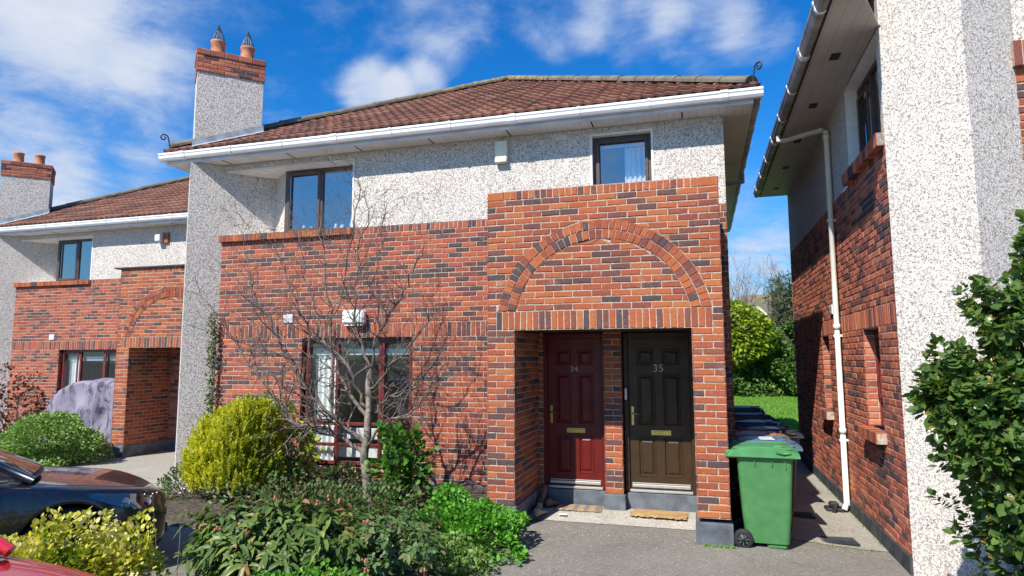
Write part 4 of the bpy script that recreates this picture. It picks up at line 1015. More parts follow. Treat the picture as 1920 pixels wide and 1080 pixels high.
leafy('twiggy_filler_shrub', 'loose dull green shrub in the bed between the golden conifer and the trunk', 'shrub', 'leaf_mixed', (-2.35, -.45, .16), (.75, .42, .26), 1500, .06, .26, 26, zg=.04, up=.7, amp=.35, f=4.5, stem=26)
leafy('trunk_foot_shrub', 'low mixed green shrub around the foot of the bare tree, behind the rhododendron', 'shrub', 'leaf_mixed', (-1.30, -.55, .16), (.65, .40, .30), 1700, .055, .28, 27, zg=.04, up=.7, amp=.35, f=4.5, stem=26)
leafy('low_ground_shrub', 'low patch of mid green leaves at the bottom edge, in front of the rhododendron', 'shrub', 'leaf_bright', (-.62, -2.75, .03), (.62, .38, .20), 2600, .045, .40, 23, zg=-.05, up=.7, amp=.25)
leafy('bed_edge_plant', 'dusty green trailing plant on the bed edge beside the concrete, below the bright mound', 'shrub', 'leaf_round', (.05, -1.50, .04), (.42, .50, .22), 2600, .042, .42, 24, zg=-.05, up=.7, amp=.25)
# golden conifer: combed upright sprays over a domed body
def conifer():
    root = empty('golden_conifer', (-3.52, .10, 0), 'dome shaped golden yellow conifer against the roughcast corner and brick wall', 'conifer')
    n = 2500; d = unit(n*2); d = d[d[:, 2] > -.45][:n]; n = len(d)
    rr = lump(d, .10, 4.2, 44)*(np.sum(np.abs(d)**3.2, axis=1)**(-1/3.2))**.8; body = np.array([.62, .54, .64]); P = d*body*rr[:, None]*(.80+.2*rng.random((n, 1))) + np.array([0, 0, .60])
    P[:, 2] = np.maximum(P[:, 2], .03)
    per = 26; sun = np.array([-.26, -.64, .72])
    B = np.repeat(P, per, 0); dd = np.repeat(d, per, 0); m = len(B); k = np.tile(np.arange(per)/per, n)[:, None]
    ax = d*.45+np.array([0, 0, .9])+unit(n)*.22; ax /= np.linalg.norm(ax, axis=1, keepdims=True); A = np.repeat(ax, per, 0)
    base = B + A*(k-.5)*.20; s = np.cross(A, unit(m)); s /= np.linalg.norm(s, axis=1, keepdims=True)
    D = A*.8 + s*.75
    col = np.repeat(np.clip(.80+.20*rng.normal(size=n), 0, 1), per)*.7 + rng.random(m)*.3
    col = np.clip(col - .35*np.clip(B[:, 0]*1.1, 0, .8), 0, 1)     # the side facing the window is greener
    leaves('foliage', 'leaf_conifer', base, D, s+A*.2, .040*(.7+.6*rng.random(m)), .0085, root, rnd=col, shape='q')
    stems(root, (0, 0, 0), [(random.uniform(-.4, .4), random.uniform(-.4, .4), random.uniform(.5, 1.1)) for _ in range(14)], .02)
conifer()

# tall evergreen against the right-hand house
def tall_shrub():
    root = empty('tall_evergreen_shrub', (4.60, -2.2, -.12), 'tall glossy evergreen shrub with yellowish new tips in front of the white roughcast corner', 'shrub')
    Ps, ds = [], []
    blobs = [((.38, .05, 1.50), (.62, .50, .95), 620), ((-.15, 0, 1.62), (.48, .42, .52), 330), ((.25, .1, .60), (.55, .45, .62), 260), ((-.42, 0, 1.78), (.32, .28, .25), 90),
             ((.10, .1, 2.35), (.36, .32, .45), 150), ((.45, .1, 2.5), (.5, .4, .45), 180), ((.05, .05, 2.80), (.09, .09, .28), 26), ((-.2, 0, 2.3), (.2, .2, .28), 40), ((.5, .1, .1), (.5, .4, .4), 120), ((1.0, .2, 1.4), (.5, .5, 1.4), 300), ((-.15, 0, 1.2), (.36, .3, .40), 130), ((.12, 0, .75), (.42, .4, .6), 200), ((.30, -.1, .25), (.40, .4, .35), 120), ((-.55, 0, 1.75), (.20, .2, .22), 40), ((-.50, 0, 2.05), (.16, .15, .18), 26)]
    for i, (c_, r_, n_) in enumerate(blobs):
        p, d, _ = shrub_pts(int(n_*1.25), c_, tuple(q*1.10 for q in r_), 60+i, .24, .45, .05, 3.5); Ps.append(p); ds.append(d)
    P, d = np.concatenate(Ps), np.concatenate(ds); ax = d*.7+np.array([0, 0, .7])+unit(len(P))*.4; ax /= np.linalg.norm(ax, axis=1, keepdims=True)
    per = 9; n = len(P)*per; A = np.repeat(ax, per, 0); B = np.repeat(P, per, 0); k = np.tile(np.arange(per)/per, len(P))[:, None]
    s = np.cross(A, unit(n)); s /= np.linalg.norm(s, axis=1, keepdims=True)
    LL = .088*(.6+.7*rng.random(n))*(1-.35*k[:, 0]); tip = (k[:, 0] > .74) & (np.repeat(rng.random(len(P)), per) < .42)
    r = np.where(tip, .93+.07*rng.random(n), rng.random(n)*.85); LL = np.where(tip, LL*.55, LL)
    leaves('foliage', 'leaf_laurel', B-A*.13*(1-k), s*(1-.5*k)+A*(.15+.8*k), A+unit(n)*.35, LL, LL*.34, root, rnd=r, fold=.35, droop=.15)
    idx = rng.choice(len(P), 90, replace=False); stems(root, (.35, .1, 0), [tuple(P[i]) for i in idx], .013)
tall_shrub()

def climber():
    root = empty('climbing_ivy', (-5.33, 1.66, -.1), 'thin sparse climber growing up the joint of roughcast corner and brick wall', 'climber')
    n = 420; z = .9+1.9*rng.random(n)**1.1; P = np.stack([.00+rng.normal(size=n)*.045-.02, -.02-rng.random(n)*.05, z], 1)
    leaves('foliage', 'leaf_ivy', P, unit(n)+np.array([0, -.6, -.2]), np.tile([0.3, -1., .3], (n, 1))+unit(n)*.4, .045, .016, root)
    mb = MB()
    for k in range(5): mb.tube([(random.uniform(-.03, .03), -.02, z_) if z_ else (0, -.02, 0) for z_ in (0, .5, 1, 1.5, 2, 2.5+k*.08)], .006, 4, caps=False)
    mb.build('stems', 'bark_dark', root)
climber()

def dry_stems():
    root = empty('dry_flower_stems', (-2.05, -2.55, -.05), 'bare thin stems with small white seed heads in front of the black car', 'plant')
    mb = MB()
    for k in range(3):
        x = random.uniform(-.55, .25); y = random.uniform(-.3, .1); h = random.uniform(.55, .85); p = Vector((x+random.uniform(-.12, .12), y, h))
        mb.tube([(x, y, 0), (x+.02, y, h*.5), p], [.004, .003, .002], 4, caps=False)
        for j in range(4):
            q_ = p + Vector((random.uniform(-.07, .07), random.uniform(-.05, .05), random.uniform(-.02, .07))); mb.tube([p, q_], .0015, 3, caps=False)
            pt = MB(); pt.lathe(q_, [(0, -.005), (.008, 0), (.005, .007), (0, .010)], 6); pt.build('seed_head', 'curtain', root)
    mb.build('stems', 'bark_far', root)
dry_stems()

# ------------------------------------------------------------------ the bare tree in the bed
LIMBS = [
([(-1.70,.35,-.02),(-1.73, 0.35, 0.14), (-1.75, 0.35, 0.43), (-1.8, 0.35, 0.69), (-1.75, 0.35, 1.04), (-1.76, 0.35, 1.45), (-1.74, 0.35, 1.8)],0.072,0.021),
([(-1.79, 0.35, 0.68), (-2.12, 0.31, 0.89), (-2.42, 0.28, 1.01), (-2.85, 0.24, 1.12), (-3.08, 0.21, 1.41), (-3.37, 0.17, 1.73), (-3.71, 0.14, 2.16), (-3.96, 0.1, 2.46)],0.036,0.006),
([(-1.77, 0.35, 0.8), (-2.01, 0.26, 1.0), (-2.19, 0.16, 1.18), (-2.42, 0.07, 1.42), (-2.57, -0.02, 1.73), (-2.76, -0.11, 2.08), (-2.9, -0.21, 2.42), (-3.12, -0.3, 2.84)],0.033,0.006),
([(-1.76, 0.35, 1.17), (-2.03, 0.41, 1.41), (-2.23, 0.47, 1.72), (-2.41, 0.53, 2.16), (-2.54, 0.58, 2.61), (-2.67, 0.64, 3.23), (-2.77, 0.7, 3.86)],0.030,0.005),
([(-1.74, 0.35, 1.76), (-1.85, 0.34, 2.08), (-1.97, 0.33, 2.43), (-1.95, 0.32, 2.86), (-1.93, 0.31, 3.37), (-1.78, 0.3, 3.87)],0.022,0.004),
([(-1.74, 0.35, 1.76), (-1.6, 0.24, 2.08), (-1.4, 0.13, 2.41), (-1.16, 0.02, 2.67), (-0.97, -0.09, 2.92), (-0.77, -0.2, 3.16)],0.022,0.004),
([(-1.76, 0.35, 0.8), (-1.53, 0.3, 1.05), (-1.29, 0.25, 1.16), (-1.04, 0.2, 1.27), (-0.84, 0.15, 1.5), (-0.6, 0.1, 1.84)],0.022,0.004),
([(-1.75, 0.35, 1.11), (-1.69, 0.43, 1.27), (-1.53, 0.51, 1.41), (-1.3, 0.59, 1.48), (-1.11, 0.67, 1.69), (-0.89, 0.75, 2.04)],0.022,0.005),
([(-1.75, 0.35, 1.52), (-1.48, 0.24, 1.73), (-1.24, 0.12, 1.94), (-0.97, 0.01, 2.13), (-0.72, -0.1, 2.45)],0.019,0.004),
([(-1.77, 0.35, 1.28), (-1.92, 0.28, 1.59), (-2.04, 0.2, 1.87), (-2.36, 0.12, 2.15), (-2.52, 0.05, 2.36), (-2.73, -0.03, 2.85), (-2.94, -0.1, 3.39)],0.026,0.004),
([(-2.18, -0.0, 2.08), (-2.42, 0.07, 2.57), (-2.63, 0.13, 3.15), (-2.79, 0.2, 3.69)],0.012,0.003),
([(-2.42, 0.5, 2.38), (-2.24, 0.42, 2.74), (-2.13, 0.35, 3.31), (-1.96, 0.28, 3.87), (-1.89, 0.2, 4.29)],0.012,0.003),
([(-2.46, 0.0, 1.53), (-2.89, 0.1, 1.62), (-3.31, 0.2, 1.98), (-3.52, 0.3, 2.46), (-3.7, 0.4, 3.08), (-3.94, 0.5, 3.73)],0.013,0.003),
([(-1.94, 0.3, 2.86), (-1.64, 0.2, 2.98), (-1.48, 0.1, 3.38), (-1.38, 0.0, 3.77)],0.010,0.003)]
def wiggle(pts, r0, r1, amp=.018):
    """finer, crooked version of a limb"""
    P = [Vector(p) for p in pts]; out = []
    for i in range(len(P)-1):
        a = P[max(i-1, 0)]; b = P[i]; c = P[i+1]; d = P[min(i+2, len(P)-1)]
        for k in range(3):
            t = k/3; q = .5*((2*b) + (c-a)*t + (2*a-5*b+4*c-d)*t*t + (3*b-a-3*c+d)*t**3)
            if out: q = q + Vector((random.gauss(0, amp), random.gauss(0, amp), random.gauss(0, amp)))
            out.append(q)
    out.append(P[-1]); n = len(out); return out, [r0+(r1-r0)*(i/(n-1))**.8 for i in range(n)]
def twigs(mb, p, d, L, r, lvl):
    d = d.normalized(); pts = [p]; n = 4; q = p
    for i in range(n):
        d = (d + Vector((random.gauss(0, .20), random.gauss(0, .20), random.gauss(.05, .17)))).normalized(); q = q + d*L/n; pts.append(q)
    mb.tube(pts, [r*(1-.75*i/n) for i in range(n+1)], 4 if r < .006 else 5, caps=False)
    if lvl > 0:
        for k in range(random.choice((2, 3, 3, 4))):
            i = random.randint(1, n); dd = (pts[i]-pts[i-1]).normalized(); sd = dd.cross(Vector((random.gauss(0, 1), random.gauss(0, 1), random.gauss(0, 1)))).normalized()
            twigs(mb, pts[i], dd*.75+sd*.75, L*random.uniform(.35, .7), max(.0027, r*.62), lvl-1)
def bare_tree():
    root = empty('bare_tree', (0, 0, 0), 'leafless tree with pale mottled trunk and fine twigs in front of the ground floor window', 'tree')
    tk = MB(); br = MB()
    for i, (pts, a, b) in enumerate(LIMBS):
        P, Rr = wiggle(pts, a*(1 if i == 0 else 1.0), b*1.9, .007 if i == 0 else .019)
        (tk if i == 0 else br).tube(P, Rr, 10 if i == 0 else 7, caps=False)
        if i == 0: continue
        n = len(P)
        for j in range(3, n):
            for _ in range(2 if random.random() < .55 else 1):
                dd = (P[j]-P[j-1]).normalized(); sd = dd.cross(Vector((random.gauss(0, 1), random.gauss(0, 1), random.gauss(0, 1)))).normalized()
                twigs(br, P[j], dd*.8+sd*.7+Vector((0, 0, .15)), random.uniform(.22, .62), max(.003, Rr[j]*.55), 2)
        twigs(br, P[-1], (P[-1]-P[-2]), random.uniform(.2, .4), b, 1)
    tk.build('trunk', 'bark_pale', root); br.build('branches', 'bark_branch', root)
bare_tree()
# ------------------------------------------------------------------ far garden
def hedge():
    root = empty('tall_hedge', (7, 29, -.1), 'tall dense dark green hedge closing off the lawn between the houses', 'hedge')
    n = 42000; x = rng.uniform(-14, 14, n); z = 4.3*rng.random(n)**.8; hgt = 3.75 + .35*np.sin(x*1.3)+.2*np.sin(x*3.1+1) + np.where(x < -1.2, .35, 0); z = np.minimum(z, hgt*(.92+.1*rng.random(n)))
    y = -.35*np.sin(x*2.1+z*1.7)-.25*np.sin(x*5+z*4) - .3*rng.random(n) - (4.2-z)*.12
    P = np.stack([x, y, z], 1)
    leaves('foliage', 'leaf_hedge', P, unit(n)+np.array([0, -.5, .3]), unit(n)*.5+np.array([0, -.5, .8]), .20, .07, root, shape='q')
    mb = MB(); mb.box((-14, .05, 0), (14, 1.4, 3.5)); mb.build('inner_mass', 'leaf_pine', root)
hedge()
leafy('privet_bush', 'yellow green bush standing above the hedge at its left end', 'shrub', 'leaf_privet', (3.6, 28.2, 3.1), (2.6, 1.1, 1.75), 7000, .22, .4, 71, zg=-.1, amp=.12, shape='q')
def pine():
    root = empty('pine_tree', (7.9, 36, 0), 'dull green pine behind the hedge beside the far roof', 'tree')
    P, d, _ = shrub_pts(5200, (0, 0, 4.7), (1.5, 1.3, 2.4), 81, .3, .3, .5)
    leaves('foliage', 'leaf_pine', P, unit(len(P))+np.array([0, 0, .6]), unit(len(P)), .30, .035, root, shape='q')
    mb = MB(); mb.tube([(0, 0, 0), (.1, 0, 3), (0, 0, 6.8)], [.18, .12, .03], 7); mb.build('trunk', 'bark_dark', root)
pine()
def far_tree(x, y, h, sp, lab, seed, lean=0):
    random.seed(seed); root = empty('winter_tree', (x, y, 0), lab, 'tree', 'leafless trees beyond the hedge')
    tk = MB(); br = MB(); tk.tube([(0, 0, 0), (lean*.2, 0, h*.3), (lean*.5, 0, h*.55)], [.16, .11, .07], 7)
    for k in range(17):
        z0 = h*random.uniform(.22, .55); a = random.uniform(0, 6.28); d = Vector((math.cos(a)*sp, math.sin(a)*sp, 1)).normalized(); p0 = Vector((lean*z0/h, 0, z0))
        L = (h-z0)*random.uniform(.6, 1.0); pts = [p0]; dd = d
        for i in range(5):
            dd = (dd+Vector((random.gauss(0, .09), random.gauss(0, .09), random.gauss(.06, .06)))).normalized(); pts.append(pts[-1]+dd*L/5)
        br.tube(pts, [.045, .036, .028, .02, .013, .006], 5, caps=False)
        for i in range(1, 6):
            for _ in range(3):
                sd = Vector((random.gauss(0, 1), random.gauss(0, 1), random.gauss(0, 1))).normalized(); twigs(br, pts[i], dd*.8+sd*.6, L*random.uniform(.15, .3), .012, 1)
    tk.build('trunk', 'bark_far', root); br.build('branches', 'bark_far', root)
far_tree(5.3, 41, 8.6, .32, 'upright leafless tree beyond the hedge, left of the far roof', 5)
far_tree(8.6, 42, 9.6, .55, 'spreading leafless birch beyond the hedge, right of the far roof', 6, .6)
far_tree(3.4, 44, 7.6, .35, 'faint leafless tree beyond the hedge, partly hidden by the corner of the middle house', 8)
def far_house():
    root = empty('distant_house', (8.6, 58, 0), 'far house with brown tiled roof and white gable seen above the hedge', 'house')
    w = MB(); w.box((-3.2, 0, 0), (4.5, 7, 5.3)); w.build('wall', 'render_band', root)
    r = MB(); r.add([(-3.5, -.4, 5.2), (4.8, -.4, 5.2), (4.2, 3.5, 8.2), (-1.9, 3.5, 8.2), (-3.5, 7.4, 5.2), (4.8, 7.4, 5.2)], [(0, 1, 2, 3), (4, 3, 2, 5), (0, 3, 4), (1, 5, 2)])
    for k in range(14):
        t = k/14; r.box((-3.5+1.6*t, -.4+3.9*t-.02, 5.2+3.0*t), (4.8-.6*t, -.4+3.9*t+.05, 5.2+3.0*t+.05))
    r.build('roof', 'ridge_concrete', root)
    d = MB(); d.box((-1.6, -.9, 4.9), (-.2, 2, 5.9)); d.add([(-1.8, -1.0, 5.85), (0, -1.0, 5.85), (-.9, -1.0, 6.7), (-1.8, 2.4, 5.85), (0, 2.4, 5.85), (-.9, 2.4, 6.7)], [(0, 1, 2), (0, 2, 5, 3), (1, 4, 5, 2)]); d.build('dormer', 'white_paint', root)
    wn = MB(); wn.box((-1.4, -.93, 5.0), (-.4, -.90, 5.7)); wn.build('window', 'glass_sky', root)
far_house()
def grass():
    n = 60000; x = rng.uniform(-1, 9, n); y = 12+17*rng.random(n)**1.3; P = np.stack([x, y, np.full(n, -.10)], 1)
    o = leaves('lawn_grass', 'grass', P, unit(n)*.5+np.array([0, 0, 1.]), unit(n), .05+.04*rng.random(n), .012, shape='q'); tag(o, 'short green grass of the lawn behind the houses', 'grass', kind='stuff')
grass()
def leaf_litter():
    n = 700; x = rng.uniform(-4.8, .5, n); y = rng.uniform(-3.1, 1.6, n); P = np.stack([x, y, np.array([soil(a, b)+.006 for a, b in zip(x, y)])], 1)
    o = leaves('leaf_litter', 'leaf_red', P, unit(n)*np.array([1, 1, .15]), np.tile([0, 0, 1.], (n, 1))+unit(n)*.2, .05, .014); tag(o, 'dead brown leaves lying on the soil of the flower bed', 'leaf litter', kind='stuff')
leaf_litter()
#@@PART3
# ------------------------------------------------------------------ cars
def paint(name, col, rough=.28):
    m, g, p, o = new(name); oc = ocoord(g); n = g.noise(oc, 30, 5, .7)
    g.set(p.inputs['Base Color'], g.mix(g.rng(n, .55, .8, 0, .10), col, (.25, .23, .20)))
    g.set(p.inputs['Roughness'], g.rng(n, .4, .7, rough, rough+.12)); p.inputs['Metallic'].default_value = .1
    p.inputs['Coat Weight'].default_value = 1; p.inputs['Coat Roughness'].default_value = .04; p.inputs['Coat IOR'].default_value = 1.5
paint('paint_black', (.006, .007, .014)); paint('paint_red', (.42, .008, .012), .30)
glass_mat('car_glass', .10, (.25, .28, .28)); glass_mat('lamp_glass', .12, (.8, .85, .9))
def car(name, label, loc, h, pm):
    root = empty(name, loc, label, 'car', None, h)
    WX, WX2, RW = -.88, -3.50, .345
    xs = [0, -.02, -.07, -.16, -.30, -.46] + [WX+.378*math.cos(a) for a in [R(k) for k in (0, 22, 45, 67, 90, 113, 135, 158, 180)]] + [-1.40, -1.6, -1.9, -2.3, -2.7, -3.0] + [WX2+.378*math.cos(R(k)) for k in (0, 22, 45, 67, 90, 113, 135, 158, 180)] + [-4.0, -4.15, -4.28, -4.34, -4.36]
    ip = lambda x, a, b: float(np.interp(-x, a, b))
    def wid(x): return ip(x, [0, .02, .07, .16, .30, .46, .9, 1.5, 3.2, 3.9, 4.15, 4.3, 4.36], [.50, .60, .69, .765, .825, .855, .885, .89, .89, .86, .80, .70, .55])
    def top(x): return ip(x, [0, .02, .07, .16, .30, .46, .9, 1.3, 3.3, 4.0, 4.3, 4.36], [.60, .66, .715, .755, .79, .82, .895, .965, .99, .98, .92, .70])
    def shl(x): return ip(x, [0, .02, .07, .16, .30, .46, .9, 1.3, 3.3, 4.0, 4.3, 4.36], [.56, .62, .675, .71, .74, .765, .835, .885, .93, .94, .88, .66])
    def bot(x):
        b = ip(x, [0, .07, .3, 1.4, 3.0, 4.1, 4.36], [.27, .20, .18, .20, .20, .22, .32])
        for w in (WX, WX2):
            if abs(x-w) <= .3781: b = max(b, .335+math.sqrt(max(0, .378**2-(x-w)**2)))
        return b
    def sec(x):
        w, t, s, b = wid(x), top(x), shl(x), bot(x); m = max(b+.04, .5)
        return [(w-.05, b), (w-.005, b+.02), (w, max(b+.035, .46)), (w, max(b+.05, .56)), (w-.018, (s+max(b+.05, .56))/2+.02), (w-.05, s), (w-.085, s+.018), (w-.22, s+(t-s)*.55), (w*.45, t-.012), (0, t)]
    mb = MB(); S = [sec(x) for x in xs]; K = len(S[0]); v = []
    for x, s in zip(xs, S): v += [(x, y, z) for y, z in s] + [(x, -y, z) for y, z in s[::-1][1:]]
    w_ = 2*K-1; f = [(i*w_+j, (i+1)*w_+j, (i+1)*w_+j+1, i*w_+j+1) for i in range(len(xs)-1) for j in range(w_-1)]
    f += [tuple(range(w_)), tuple((len(xs)-1)*w_+j for j in range(w_))[::-1]]
    mb.add([Vector(p) for p in v], f, sm=True); body = mb.build('body', pm, root)
    sub = body.modifiers.new('s', 'SUBSURF'); sub.levels = 2; sub.render_levels = 2
    ub = MB(); ub.box((-4.2, -.74, .2), (-.3, .74, .55)); ub.build('underbody', 'black_plastic', root)
    # bonnet shut line and creases
    for s in (1, -1):
        cr = MB()
        P = [(x, s*(wid(x)-.16), shl(x)+(top(x)-shl(x))*.35+.003) for x in (-.18, -.3, -.5, -.8, -1.1, -1.28)]; cr.tube(P, .005, 5)
        P = [(x, s*(wid(x)+.001), .60) for x in (-1.42, -1.8, -2.4, -3.0)]; cr.tube(P, .006, 5)
        P = [(-1.42, s*.893, .25), (-1.42, s*.893, .55), (-1.38, s*.875, .80), (-1.36, s*.845, .88)]; cr.tube(P, .005, 5); cr.build('shut_line', 'black_plastic', root)
    # glasshouse
    gh = MB()
    A = [(-1.16, .70, .955), (-1.98, .565, 1.40)]; rf_ = [(-1.98, .565, 1.405), (-2.6, .59, 1.45), (-3.4, .56, 1.41), (-3.85, .50, 1.32)]
    n = 8
    def wsp(t, u):    # windscreen, bowed forward at the centre
        x = A[0][0]+(A[1][0]-A[0][0])*t; y = A[0][1]+(A[1][1]-A[0][1])*t; z = A[0][2]+(A[1][2]-A[0][2])*t
        return (x+.16*(1-u*u)*(1-.6*t), y*u, z+.03*(1-u*u))
    gh.add([wsp(t/4, -1+2*k/n) for t in range(5) for k in range(n+1)], [(t*(n+1)+k, t*(n+1)+k+1, (t+1)*(n+1)+k+1, (t+1)*(n+1)+k) for t in range(4) for k in range(n)], sm=True)
    gh.build('windscreen', 'car_glass', root)
    for s in (1, -1):
        sg = MB(); sg.add([(-1.36, s*.80, .955), (-3.95, s*.76, .98), (-3.75, s*.54, 1.30), (-3.3, s*.60, 1.385), (-2.6, s*.625, 1.415), (-2.06, s*.605, 1.375)], [(0, 1, 2, 3, 4, 5)])
        sg.build('side_window', 'car_glass', root)
        pb = MB(); pb.tube([(-1.12, s*.735, .93), (-1.5, s*.675, 1.16), (-2.0, s*.60, 1.40), (-2.6, s*.62, 1.435), (-3.4, s*.59, 1.40), (-4.0, s*.60, 1.02)], [.035, .034, .034, .032, .034, .05], 8); pb.build('door_frame', pm, root)
        pb = MB(); pb.tube([(-2.42, s*.81, .96), (-2.45, s*.625, 1.40)], .03, 6); pb.tube([(-1.30, s*.815, .955), (-4.0, s*.765, .985)], .012, 6); pb.build('window_trim', 'black_plastic', root)
        mi = MB(); mi.lathe((-1.95, s*.97, 1.04), [(0, -.11), (.05, -.10), (.075, -.05), (.08, 0), (.07, .06), (.04, .10), (0, .11)], 16, axis=(0, 1, 0)); mi.tube([(-1.93, s*.80, .98), (-1.93, s*.92, 1.00)], .025, 6); mi.build('door_mirror', pm, root)
    rf2 = MB(); cols = [(x, [(u*y, z+.035*(1-u*u)) for u in (-1, -.6, 0, .6, 1)]) for x, y, z in rf_]
    rf2.add([(x, y, z) for x, c_ in cols for y, z in c_], [(i*5+j, i*5+j+1, (i+1)*5+j+1, (i+1)*5+j) for i in range(3) for j in range(4)], sm=True); rf2.build('roof', pm, root)
    bw = MB(); bw.add([(-3.85, -.50, 1.32), (-3.85, .5, 1.32), (-4.25, .66, .96), (-4.25, -.66, .96)], [(0, 1, 2, 3)]); bw.build('rear_window', 'car_glass', root)
    dk = MB(); dk.box((-4.1, -.74, .86), (-1.45, .74, .90)); dk.box((-1.80, -.66, .88), (-1.45, .66, .97), bev=.03)
    for s in (1, -1): dk.box((-2.55, s*.36-.24, .6), (-2.35, s*.36+.24, 1.22), bev=.05); dk.lathe((-2.0, -.36, .98), [(.17, -.01), (.185, 0), (.17, .01)], 20, axis=(1, 0, .4))
    dk.build('interior', 'black_plastic', root)
    co_ = MB(); co_.add([(-1.10+.13*(1-u*u), u*.66, .935+.012*(1-u*u)) for u in np.linspace(-1, 1, 9)] + [(-1.22+.13*(1-u*u), u*.66, .965+.02*(1-u*u)) for u in np.linspace(-1, 1, 9)], [(k, k+1, k+10, k+9) for k in range(8)]); co_.build('cowl', 'black_plastic', root)
    wp = MB(); wp.tube([(-1.08, -.30, .99), (-1.22, -.05, 1.05), (-1.33, .30, 1.10)], .010, 5); wp.tube([(-1.08, .25, .99), (-1.2, .45, 1.05), (-1.34, .62, 1.08)], .010, 5); wp.build('wiper', 'black_plastic', root)
    # lamps, following the wing surface
    def skin(x, t, off=.008):   # t 0 shoulder edge .. 1 down the side
        w, s = wid(x), shl(x); y = w-.040+.045*min(1, t*1.3)+.010; z = s-.020-.15*t
        return Vector((x, y, z))
    for s in (1, -1):
        hl = MB(); v = []; N1, N2 = 8, 4
        for i in range(N1+1):
            x = -.03-.72*(i/N1); sp = 1.0*(1-max(0, (i/N1-.35)/.65)**1.3*.80)
            for j in range(N2+1):
                t = j/N2*sp+.02; p = skin(x, t); nrm = Vector((.35 if x > -.3 else .12, 1, .25)).normalized(); p = p+nrm*.006; v.append((p.x, p.y*s, p.z))
        fc = [(i*(N2+1)+j, (i+1)*(N2+1)+j, (i+1)*(N2+1)+j+1, i*(N2+1)+j+1) for i in range(N1) for j in range(N2)]
        hl.add(v, fc, sm=True); ho = hl.build('headlight', 'lamp_glass', root)
        inn = MB(); inn.add([(x, y-.009*s, z) for x, y, z in v], fc, 1)
        for cx, cr_ in ((-.25, .040), (-.43, .036)): p_ = skin(cx, .45); inn.lathe((p_.x, s*(p_.y+.000), p_.z), [(cr_, .004), (cr_*.9, .001), (cr_*.5, -.001), (0, .003)], 16, 2, axis=(.25 if cx > -.2 else .12, s, .1))
        inn.build('reflector', ['chrome', 'black_plastic', 'aluminium'], ho)
    gr = MB(); gr.box((-.03, -.42, .46), (.018, .42, .60), bev=.015)
    for k in range(4): gr.box((.018, -.40, .475+k*.032), (.026, .40, .485+k*.032), 1)
    gr.box((-.03, -.55, .27), (.012, .55, .37), bev=.015); gr.build('grille', ['black_plastic', 'chrome'], root)
    for x in (WX, WX2):
        for s in (1, -1):
            ty = MB(); ty.lathe((x, s*.76, .335), [(.20, -.10), (.30, -.105), (.335, -.08), (.345, -.05), (.345, .05), (.335, .085), (.30, .105), (.215, .10), (.205, .085)], 40, axis=(0, s, 0)); tyo = ty.build('wheel', 'rubber', root)
            rm = MB(); rm.lathe((x, s*.76, .335), [(.215, .098), (.205, .09), (.195, .05), (.05, .045), (.045, .075), (0, .075)], 40, 1, axis=(0, s, 0))
            for k in range(5):
                a = R(72*k+18); d = Vector((math.cos(a), 0, math.sin(a))); t = Vector((-math.sin(a), 0, math.cos(a))); o = Vector((x, s*.76, .335))
                for q in (-1, 1): rm.tube([o+d*.045+Vector((0, s*.07, 0))+t*.012*q, o+d*.20+Vector((0, s*.088, 0))+t*.03*q], [.015, .012], 6)
            rm.build('rim', ['aluminium', 'black_plastic'], tyo)
    return root
car('parked_car', 'black car with bonnet reflecting red brick, parked nose in towards the flower bed', (-3.12, -1.72, -.04), 1.02, 'paint_black')
car('parked_car', 'red car, only its bonnet corner showing in front of the cream edged hedge', (.017, -5.165, -.05), .161, 'paint_red')

